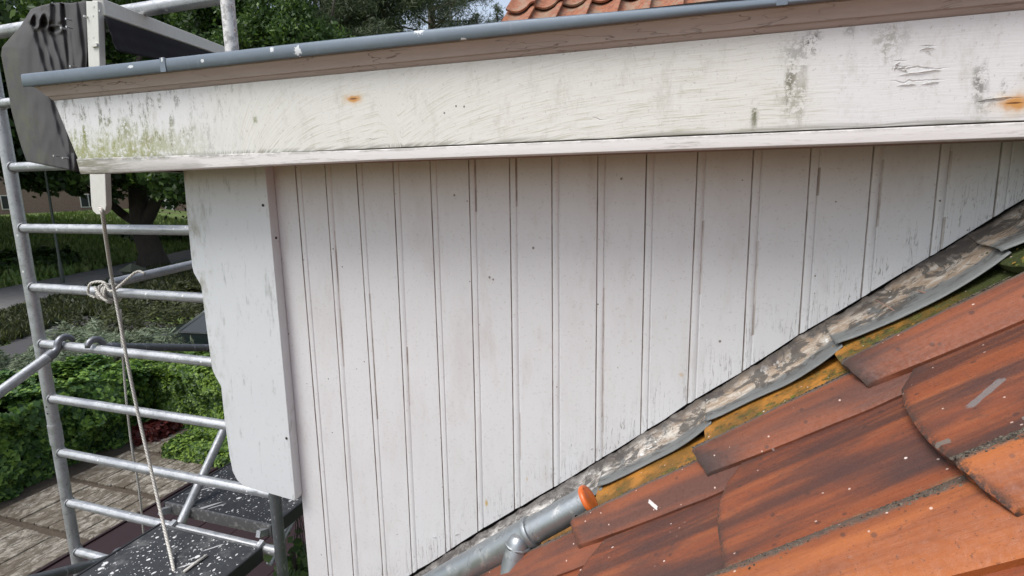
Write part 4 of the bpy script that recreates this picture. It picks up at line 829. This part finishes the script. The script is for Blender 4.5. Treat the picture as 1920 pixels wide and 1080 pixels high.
# back sheet closes the bundle at the top
k0 = len(v); 
for i in range(ns_+1): p = v[i].copy(); v.append(p+Vector((0, .07, -.004)))
for i in range(ns_+1): p = v[(nt_)*(ns_+1)+i].copy(); v.append(p+Vector((0, .07, .0)))
for i in range(ns_): f.append((i, k0+i, k0+i+1, i+1)); f.append((k0+i, k0+ns_+1+i, k0+ns_+2+i, k0+i+1))
cl = build('pleated_cloth', v, f, CLOTH, aw, True)
md = cl.modifiers.new('s', 'SOLIDIFY'); md.thickness = .0018
for (x, y) in ((123, 35), (157, 30), (124, 50), (131, 124), (114, 52), (100, 292), (117, 296)): p = at(x, y, AY-.012); MB().tube([p, p+Vector((0, .02, 0))], .0035, 8).build('eyelet', STUD, aw)
# ================================================================== ROPE
def spline(pts, n=8):
    out = []; P = [Vector(p) for p in pts]
    for i in range(len(P)-1):
        p0 = P[max(i-1, 0)]; p1 = P[i]; p2 = P[i+1]; p3 = P[min(i+2, len(P)-1)]
        for k in range(n):
            t = k/n; out.append(.5*((2*p1)+(-p0+p2)*t+(2*p0-5*p1+4*p2-p3)*t*t+(-p0+3*p1-3*p2+p3)*t**3))
    return out+[P[-1]]
def rope(pts, r, name, parent=None, n=10):
    P = spline(pts, n); mb = MB().tube(P, r, 10); L = 0; uvs = []
    for i in range(len(P)):
        if i: L += (P[i]-P[i-1]).length
        for k in range(10): uvs.append((k/10, L))
    return build(name, mb.v, mb.f, ROPE, parent, True, uvs, loc=None if parent else P[0])
r_ = thing('rope', 'pale twisted rope hanging from the awning arm and knotted round a rung', 'rope', tuple(at(193, 400, AY)))
K = at(214, 540, FY-.05)
rope([at(187, 389, AY+.012), at(192, 400, AY-.006), at(199, 450, 1.53), at(208, 510, 1.66), at(214, 545, 1.70), at(228, 620, 1.70), at(243, 700, 1.695), at(262, 790, 1.69), at(283, 880, 1.66), at(300, 955, 1.62), at(315, 1020, 1.56), at(324, 1060, 1.50), at(330, 1095, 1.46)], .0066, 'hanging_strand', r_)
rope([at(226, 580, 1.80), at(230, 660, 1.82), at(236, 740, 1.84), at(246, 830, 1.86), at(258, 900, 1.88), at(265, 955, 1.90), at(270, 1010, 1.92)], .0052, 'back_strand', r_)
c_ = Vector((at(200, 540, FY).x, FY, RZ[4]))
for dx, rr, ph in ((-.028, .031, 0), (-.012, .033, .6), (.006, .032, .2), (.03, .034, 1.)):
    pp = [c_+Vector((dx+.012*math.sin(t+ph)+.004*k/3, rr*math.cos(t), rr*1.12*math.sin(t)+.004*math.sin(3*t+ph))) for k, t in enumerate([2*math.pi*q/12 for q in range(13)])]
    rope(pp, .0062, 'knot_loop', r_, 3)
rope([c_+Vector((-.03, -.035, -.02)), c_+Vector((-.055, -.045, .0)), c_+Vector((-.03, -.045, .045)), c_+Vector((.03, -.03, .05)), c_+Vector((.07, -.03, .012)), at(240, 522, FY-.03), at(252, 512, FY-.02), at(262, 509, FY-.01), at(271, 513, FY-.01)], .0058, 'knot_tail', r_)
rope([c_+Vector((-.02, -.037, .03)), c_+Vector((.02, -.046, -.01)), c_+Vector((.05, -.038, -.035)), c_+Vector((.03, -.01, -.045))], .006, 'knot_loop', r_)

# ================================================================== TREES and PLANTS
def tree(name, label, cat, base, limbs, clumps, nl, lsize, mat, bark, asp=.55, group=None, sig=.9, nrm=None, droop=.2):
    t = thing(name, label, cat, tuple(base), group); mb = MB(); bb = Vector(base)
    for k, (pp, rr) in enumerate(limbs):
        P = spline([bb+Vector(p) for p in pp], 5); n_ = len(P); rs = [np.interp(i/(n_-1), np.linspace(0, 1, len(rr)), rr) for i in range(n_)]
        if k == 0: MB().tube(P, rs, 14).build('trunk', bark, t, True)
        else: mb.tube(P, rs, 8)
    if mb.v: mb.build('limbs', bark, t, True)
    cs = np.array([[*(bb+Vector(c[:3])), c[3]] for c in clumps]); wgt = cs[:, 3]**2; idx = rng.choice(len(cs), nl, p=wgt/wgt.sum())
    P = cs[idx, :3]+rng.normal(size=(nl, 3))*cs[idx, 3:4]*sig*np.array([1, 1, .7])*.6
    o = leaves('crown', P, lsize, asp, mat, t, droop=droop)
    return t
def ell_clumps(c, r, n, cr, hollow=.35, seed=0):
    g = np.random.default_rng(seed); out = []
    while len(out) < n:
        p = g.uniform(-1, 1, 3); q = np.linalg.norm(p)
        if hollow < q < 1: out.append((c[0]+p[0]*r[0], c[1]+p[1]*r[1], c[2]+p[2]*r[2], cr*g.uniform(.6, 1.3)))
    return out
def pix(x, y, Y, b): p = at(x, y, Y)-Vector(b); return tuple(p)
b = atz(288, 500, GZ); yb_ = b.y
cl_ = ell_clumps((0, 2, 11.5), (12, 9, 7.5), 95, 1.5, .3, 3)
for (x, y, s_) in ((60, 345, 1.0), (110, 350, .8), (150, 345, .9), (230, 335, 1.1), (310, 350, 1.0), (335, 375, .7), (140, 365, .55), (90, 330, 1), (60, 300, 1.2), (200, 310, 1.2), (260, 330, 1.2), (320, 330, 1.2), (160, 320, 1.3), (30, 330, 1.0), (300, 375, .5), (210, 370, .5), (20, 305, 1.1)):
    for q in range(4): cl_.append((*pix(x+random.uniform(-12, 12), y-8+random.uniform(-10, 5), yb_-1-random.uniform(0, 4), b), s_*.62))
tree('oak_tree', 'large dark broadleaf tree with forked trunk beside the path', 'tree', b,
     [([(0, 0, -.1), pix(283, 470, yb_, b), pix(268, 430, yb_, b), pix(262, 385, yb_, b), pix(258, 340, yb_, b), (0, 1, 12)], [.95, .60, .55, .50, .40, .2]),
      ([pix(268, 425, yb_, b), pix(285, 395, yb_, b), pix(298, 360, yb_, b), pix(305, 320, yb_, b), (3.5, 1, 11)], [.34, .3, .27, .22, .1]),
      ([pix(262, 418, yb_, b), pix(235, 405, yb_, b), pix(205, 380, yb_-1, b), pix(170, 360, yb_-2, b), (-8, -2, 9)], [.28, .24, .2, .14, .06]),
      ([pix(300, 345, yb_, b), pix(330, 335, yb_-1, b), pix(345, 350, yb_-2, b)], [.12, .09, .04]), ([pix(258, 340, yb_, b), pix(225, 320, yb_-1, b), (-6, 0, 8.5)], [.2, .15, .08])],
     cl_, 80000, .16, L_OAK, BARK, .6, droop=.3)
specs = [((-46, 20), 15, 10, 'dark_tree', 'dark dense tree at the far left behind the cloth', L_DARK), ((-33, 13.5), 13, 7, 'leafy_tree', 'bright green leafy tree at the left edge beyond the cloth', L_OAK),
         ((-40, 38), 17, 10, 'dark_tree', 'dark tree behind the white awning bar', L_DARK), ((-27, 34), 15, 8, 'dark_tree', 'dark tree above the zinc edge right of the spattered pole', L_DARK)]
for k, ((x, y), h, r, nm, lb, mt) in enumerate(specs):
    z0 = bank_z(x, y); tree(nm, lb, 'tree', (x, y, z0), [([(0, 0, -.2), (.3, .2, h*.4), (0, .4, h*.8)], [.5, .35, .12]), ([(.2, .1, h*.3), (2, .5, h*.5), (3.5, 1, h*.7)], [.2, .14, .05]), ([(.2, .1, h*.35), (-2, .5, h*.55), (-3.5, 1, h*.75)], [.2, .14, .05])],
         ell_clumps((0, 0, h*.62), (r, r*.8, h*.42), 75, 1.5, .2, 20+k), 30000, .24, mt, BARK, .6, group='trees behind the scaffold')
# light leafy tree right behind the zinc edge
y_ = 17.; p = at(535, 60, y_); tree('leafy_tree', 'light green leafy tree just above the zinc edge', 'tree', (p.x, p.y, GZ), [([(0, 0, 0), (.2, 0, 5), (.1, .2, p.z+4.5)], [.22, .16, .1]), ([(.1, 0, 5), (1, .4, 7.5), (1.8, .4, p.z+5)], [.1, .08, .03])],
     ell_clumps((-.3, 0, p.z+4.0), (2.3, 2, 1.9), 46, .5, .1, 5), 26000, .075, L_LITE, BARK, .5)
y_ = 19.; p = at(470, 60, y_); tree('leafy_tree', 'mid green leafy tree beside the spattered scaffold pole', 'tree', (p.x, p.y, GZ), [([(0, 0, 0), (.2, 0, 5), (.1, .2, p.z+4.5)], [.25, .2, .1])],
     ell_clumps((0, 0, p.z+4.6), (2.6, 2, 2.6), 50, .55, .1, 15), 26000, .085, L_OAK, BARK, .5)
# pines
def pine(x1, Yp, h, label, spreadx, seed, nn=9000):
    p = at(x1, 60, Yp); g = np.random.default_rng(seed); base = (p.x, p.y, GZ); limbs = [([(0, 0, 0), (.1, .05, h*.4), (-.05, .1, h*.75), (.05, 0, h)], [.34, .27, .22, .06])]; cl = []
    zc = p.z-GZ
    for k in range(34):
        z = zc-2.0+k*(min(h, zc+4)-zc+2.0)/34; a = g.uniform(0, 6.28); L = spreadx*g.uniform(.5, 1)*(1-.4*k/34)
        e = (L*math.cos(a), L*math.sin(a), z+g.uniform(.1, .9)); limbs.append(([(0, 0, z), (e[0]*.5, e[1]*.5, z+.15), e], [.07, .045, .015]))
        for q in range(5): t = g.uniform(.35, 1.05); cl.append((e[0]*t+g.normal(0, .3), e[1]*t+g.normal(0, .3), z+(e[2]-z)*t+g.normal(0, .22), g.uniform(.35, .65)))
    t = tree('pine_tree', label, 'tree', base, limbs, cl, int(nn*1.9), .12, L_PINE, PBARK, .10, group='pines beyond the zinc edge', droop=-.3)
pine(692, 23, 16, 'grey trunked pine, left one of the pair above the zinc edge', 4.0, 1, 26000); pine(722, 24, 17, 'grey trunked pine, right one of the pair above the zinc edge', 4.4, 2, 26000)
pine(810, 29, 16, 'thin dark pine between the pair of trunks and the pantile roof', 4.0, 3, 16000); pine(610, 26, 18, 'thin dark pine left of the pair of grey trunks', 3.8, 6, 18000)
# small spruce tops
p = at(932, 12, 33); g_ = []
for k in range(14): g_.append((random.uniform(-.3, .3)*(k/3+.4), random.uniform(-.3, .3)*(k/3+.4), p.z-GZ-k*.32, .22+.06*k))
tree('spruce_tree', 'small dark spruce top beside the pantile roof', 'tree', (p.x, p.y, GZ), [([(0, 0, 0), (0, 0, (p.z-GZ)*.6), (0, 0, p.z-GZ)], [.2, .15, .03])], g_, 9000, .12, L_PINE, BARK, .16)
p = at(893, 28, 34); g_ = []
for k in range(14): g_.append((random.uniform(-.3, .3)*(k/3+.4), random.uniform(-.3, .3)*(k/3+.4), p.z-GZ-k*.32, .22+.08*k))
tree('spruce_tree', 'low dark spruce top between the pine and the pantile roof', 'tree', (p.x, p.y, GZ), [([(0, 0, 0), (0, 0, (p.z-GZ)*.6), (0, 0, p.z-GZ)], [.2, .15, .03])], g_, 9000, .12, L_PINE, BARK, .16)

def hedge(name, label, cat, x0, x1, y0, y1, zt, n, size, mat, asp=.8, bumps=.18, stem=True, core=True, droop=.5, seed=0):
    t = thing(name, label, cat, ((x0+x1)/2, (y0+y1)/2, GZ)); g = np.random.default_rng(seed); H = zt-GZ
    # points on the top and four sides
    ar = np.array([(x1-x0)*(y1-y0), (x1-x0)*H, (y1-y0)*H, (x1-x0)*H*.4, (y1-y0)*H]); which = g.choice(5, n, p=ar/ar.sum()); a = g.random(n); b = g.random(n); P = np.empty((n, 3)); N = np.zeros((n, 3))
    for k, (ax, val, nr) in enumerate((('z', zt, (0, 0, 1)), ('y', y0, (0, -1, 0)), ('x', x1, (1, 0, 0)), ('y', y1, (0, 1, 0)), ('x', x0, (-1, 0, 0)))):
        m_ = which == k; A, B = a[m_], b[m_]
        X_ = x0+(x1-x0)*A if ax != 'x' else np.full(m_.sum(), val); Yy = (y0+(y1-y0)*(B if ax == 'z' else A)) if ax != 'y' else np.full(m_.sum(), val); Zz = GZ+H*B if ax != 'z' else np.full(m_.sum(), val)
        P[m_] = np.c_[X_, Yy, Zz]; N[m_] = nr
    w1 = np.array([mnoise.noise(Vector((q[0]*1.3, q[1]*1.3, q[2]*1.6))) for q in P]); w2 = np.array([mnoise.noise(Vector((q[0]*4, q[1]*4, q[2]*4))) for q in P])
    P = P+N*((w1*bumps*1.6+w2*bumps*.8)[:, None])-N*(g.random(n)**2*.22)[:, None]; P[:, 2] = np.maximum(P[:, 2], GZ+.03)
    leaves('foliage', P, size, asp, mat, t, nrm=N+np.array([0, 0, .5]), spread=.75, droop=droop)
    if core: MB().box((x0+.28, y0+.28, GZ), (x1-.28, y1-.28, zt-.3)).build('inner_branches', BARK, t)
    return t
# left broadleaf hedge along the terrace, ivy hedge behind it, grey willow shrub
hedge('broadleaf_hedge', 'dark green broadleaf hedge left of the terrace, behind the scaffold pole', 'hedge', -10.0, -8.75, 1.0, 6.6, -2.82, 52000, .048, L_HEDGE, .8, .22, seed=1)
hedge('ivy_hedge', 'ivy covered hedge with bright top leaves behind the hanging rope', 'hedge', -9.6, -4.6, 6.65, 7.7, -2.90, 90000, .036, L_IVY, .85, .14, seed=2)
hedge('low_ivy', 'low bright green ground ivy at the foot of the ivy hedge', 'ivy', -7.6, -4.8, 5.75, 6.7, -3.72, 24000, .030, L_IVY, .85, .06, seed=8)
hedge('willow_shrub', 'pale grey green willow leaved shrub above the dark hedge', 'shrub', -12.4, -9.8, 5.6, 8.2, -2.95, 26000, .065, L_GREY, .22, .45, seed=3)
hedge('willow_shrub', 'grey green willow leaved shrub at the left edge beside the road', 'shrub', -12.4, -10.3, 2.6, 5.5, -2.95, 18000, .065, L_GREY, .22, .45, seed=4)
hedge('garden_shrub', 'dark twiggy shrub in front of the parked car', 'shrub', -15.2, -12.0, 9.3, 11.6, -3.15, 9000, .05, L_BUSH, .5, .45, seed=5, core=False)
hedge('verge_bush', 'brown green bush on the verge beyond the road', 'bush', -18.5, -14.6, 14.0, 17.5, -3.5, 9000, .10, L_BUSH, .5, .3, seed=6)
hedge('bank_hedge', 'dark green ground hedge along the far side of the path', 'hedge', -33.2, -31.0, 10.0, 20.4, -3.0, 20000, .14, L_OAK, .7, .3, seed=7)
hedge('bank_hedge', 'dark green ground hedge to the right of the oak trunk', 'hedge', -38.5, -36.2, 28.0, 40.0, -2.9, 12000, .16, L_OAK, .7, .3, seed=9)
hedge('red_shrub', 'small dark red leaved shrub at the end of the terrace', 'shrub', -8.7, -8.2, 6.1, 6.6, -3.75, 1100, .045, L_RED, .7, .1, seed=10, core=False)
p = at(552, 1058, 2.35)
t = thing('climbing_plant', 'bright green leafy climber between the dark pole and the white boards', 'plant', (p.x, p.y, GZ))
MB().tube(spline([(p.x-.02, p.y, GZ), (p.x+.03, p.y, -3.2), (p.x, p.y, p.z+.1)]), .012, 6).build('stem', BARK, t, True)
P = np.array([p.x+.01, p.y+.05, p.z-.12])+rng.normal(size=(420, 3))*np.array([.055, .09, .13]); leaves('foliage', P, .028, .85, L_LITE, t, nrm=np.tile([0, -.6, .7], (420, 1)), spread=.5)
# dead stems hanging by the deck
t = thing('dead_vine', 'bare brown vine stems hanging beside the far deck', 'plant', tuple(at(548, 985, 2.3)))
for k in range(9):
    a = at(552+random.uniform(-6, 8), 950, 2.3+random.uniform(0, .2)); MB().tube(spline([a, a+Vector((random.uniform(-.03, .03), .02, -.12)), a+Vector((random.uniform(-.06, .06), .03, -.3))], 4), .0022, 5).build('stem', BARK, t, True)

# ================================================================== lamp post, bin, car, houses
b = atz(118, 530, GZ+.1); t = thing('lamp_post', 'slim dark lamp post at the edge of the path', 'lamp post', tuple(b))
autosmooth(MB().tube([b, b+Vector((0, 0, .9)), b+Vector((0, 0, .95)), b+Vector((0, 0, 7))], [.085, .08, .055, .045], 12).build('pole', TIN, t)); MB().tube([b+Vector((0, 0, 7)), b+Vector((.5, -.3, 7.25)), b+Vector((.9, -.5, 7.25))], .04, 8).build('arm', TIN, t, True); MB().box((b.x+.8, b.y-.65, 7.15+GZ), (b.x+1.3, b.y-.45, 7.3+GZ)).build('lamp_head', TIN, t)
b = atz(252, 533, GZ+.04); t = thing('garden_lantern', 'small green roofed box on the verge left of the oak trunk', 'box', tuple(b))
s_ = .42; MB().add([(b.x-.45*s_, b.y-.45*s_, b.z), (b.x+.45*s_, b.y-.45*s_, b.z), (b.x+.45*s_, b.y+.45*s_, b.z), (b.x-.45*s_, b.y+.45*s_, b.z), (b.x-.7*s_, b.y-.7*s_, b.z+.62), (b.x+.7*s_, b.y-.7*s_, b.z+.62), (b.x+.7*s_, b.y+.7*s_, b.z+.62), (b.x-.7*s_, b.y+.7*s_, b.z+.62)], [(0, 3, 2, 1), (4, 5, 6, 7), (0, 1, 5, 4), (1, 2, 6, 5), (2, 3, 7, 6), (3, 0, 4, 7)]).build('body', TIN, t)
MB().add([(b.x-1*s_, b.y-1*s_, b.z+.622), (b.x+1*s_, b.y-1*s_, b.z+.622), (b.x+1*s_, b.y+1*s_, b.z+.622), (b.x-1*s_, b.y+1*s_, b.z+.622), (b.x, b.y, b.z+.95)], [(0, 3, 2, 1), (0, 1, 4), (1, 2, 4), (2, 3, 4), (3, 0, 4)]).build('roof', TIN, t)
# parked car
def car(origin, ang, label):
    t = thing('parked_car', label, 'car', tuple(origin)); t.rotation_euler = (0, 0, 0); M_ = Matrix.Rotation(ang, 3, 'Z'); o0 = Vector(origin)
    T = lambda p: o0+M_@Vector(p)
    prof = [(-2.1, .35), (-2.12, .62), (-1.95, .82), (-1.15, .92), (-.45, 1.38), (.9, 1.40), (1.65, .98), (2.05, .90), (2.12, .6), (2.08, .35)]
    def sec(y, k, low): return [(x*(1-.03*k), y*(1 if z < .95 else .80), z) for x, z in prof]
    ys = [-.86, -.82, 0, .82, .86]; v = []; f = []
    for y in ys:
        s0 = sec(y, 0 if abs(y) < .85 else 1, 0); v += [T((x, yy, z if abs(y) < .85 else max(.36, z-.03))) for x, yy, z in s0]
    n_ = len(prof)
    for i in range(4):
        for q in range(n_): a = i*n_+q; b2 = i*n_+(q+1) % n_; f.append((a, b2, b2+n_, a+n_))
    f.append(tuple(range(n_))); f.append(tuple(4*n_+q for q in range(n_))[::-1]); autosmooth(build('body', v, f, CAR, t), 30)
    def quad(name, pts_, mat): return build(name, [T(p) for p in pts_], [tuple(range(len(pts_)))], mat, t)
    quad('windscreen', [(-1.10, -.66, .965), (-1.10, .66, .965), (-.50, .60, 1.365), (-.50, -.60, 1.365)], GLASS); quad('rear_window', [(1.58, -.64, 1.04), (1.58, .64, 1.04), (.98, .6, 1.385), (.98, -.6, 1.385)], GLASS)
    for sg in (-1, 1):
        quad('side_window', [(-.95, sg*.835, .97), (.15, sg*.835, .97), (.15, sg*.71, 1.34), (-.42, sg*.71, 1.34)], GLASS); quad('side_window', [(.22, sg*.835, .97), (1.4, sg*.835, .99), (.88, sg*.71, 1.34), (.22, sg*.71, 1.34)], GLASS)
        quad('headlight', [(-2.125, sg*.55, .62), (-2.125, sg*.8, .62), (-2.06, sg*.8, .76), (-2.06, sg*.55, .76)], CHROME)
        MB().bar(T((-.97, sg*.85, .955)), T((1.45, sg*.85, .965)), .015, .02).build('trim', CHROME, t)
        MB().bar(T((-1.12, sg*.69, .96)), T((-.48, sg*.62, 1.39)), .05, .03).build('pillar', CHROME, t)
        for x in (-1.3, 1.3): w_ = autosmooth(MB().tube([T((x, sg*.70, .32)), T((x, sg*.885, .32))], .32, 22).build('wheel', BLACK, t)); autosmooth(MB().tube([T((x, sg*.886, .32)), T((x, sg*.9, .32))], .19, 14).build('rim', CHROME, w_))
    return t
sheet('driveway', [(-13.6, 8.75), (-5, 8.75), (-5, 19), (-13.6, 19)], GZ+.016, ASPH)
car((-10.0, 9.95, GZ+.018), R_(8), 'dark parked car with bright windscreen pillars behind the twiggy shrub')
def house(cx, cy, ang, wd, dp, h, label, seed, z0):
    t = thing('brick_house', label, 'house', (cx, cy, z0), 'houses beyond the trees'); t.rotation_euler = (0, 0, ang)
    def bb(name, a, b, mat, par=t): me = MB().box(a, b); o = bpy.data.objects.new(name, bpy.data.meshes.new(name)); o.data.from_pydata([tuple(q) for q in me.v], [], me.f); o.data.materials.append(mat); C.objects.link(o); o.parent = par; return o
    bb('wall', (-wd/2, 0, 0), (wd/2, dp, h), BRICK)
    o = bpy.data.objects.new('roof', bpy.data.meshes.new('roof')); o.data.from_pydata([(-wd/2-.4, -.5, h), (wd/2+.4, -.5, h), (wd/2+.4, dp+.5, h), (-wd/2-.4, dp+.5, h), (-wd/2-.4, dp/2, h+3.6), (wd/2+.4, dp/2, h+3.6)], [], [(0, 1, 5, 4), (2, 3, 4, 5), (0, 4, 3), (1, 2, 5), (0, 3, 2, 1)]); o.data.materials.append(ROOFR); C.objects.link(o); o.parent = t
    n_ = int(wd//3.2)
    for k in range(n_):
        for zz in (.9, 3.7):
            if zz+1.5 > h: continue
            x = -wd/2+1.6+k*3.2
            if (k+int(zz)) % 2: continue
            wn = bb('window', (x-.75, -.06, zz), (x+.75, -.002, zz+1.45), JOIN); bb('pane', (x-.66, -.07, zz+.09), (x-.04, -.062, zz+1.36), GLASS, wn); bb('pane', (x+.04, -.07, zz+.09), (x+.66, -.062, zz+1.36), GLASS, wn)
    x = -wd/2+3.2; bb('door', (x-.45, -.07, 0), (x+.45, -.003, 2.1), JOIN)
    bb('chimney', (wd/4-.4, dp/2-.4, h+2.9), (wd/4+.4, dp/2+.4, h+4.5), BRICK)
def facing(cx, cy): return math.atan2(-cx, cy)*1.0
for cx, cy, wd, h, lb, z0 in ((-66, 40, 20, 5.8, 'long brick house behind the lamp post', -2.3), (-56, 52, 14, 5.8, 'brick house with white window frames behind the oak trunk', -2.3), (-62, 66, 16, 5.8, 'brick house seen right of the oak trunk', -2.3), (-78, 22, 18, 5.8, 'brick house at the far left beyond the pole', -2.3)):
    house(cx, cy, math.atan2(cy, cx)+math.pi/2+math.pi if False else math.atan2(-cx, cy), wd, 8, h, lb, 1, z0)
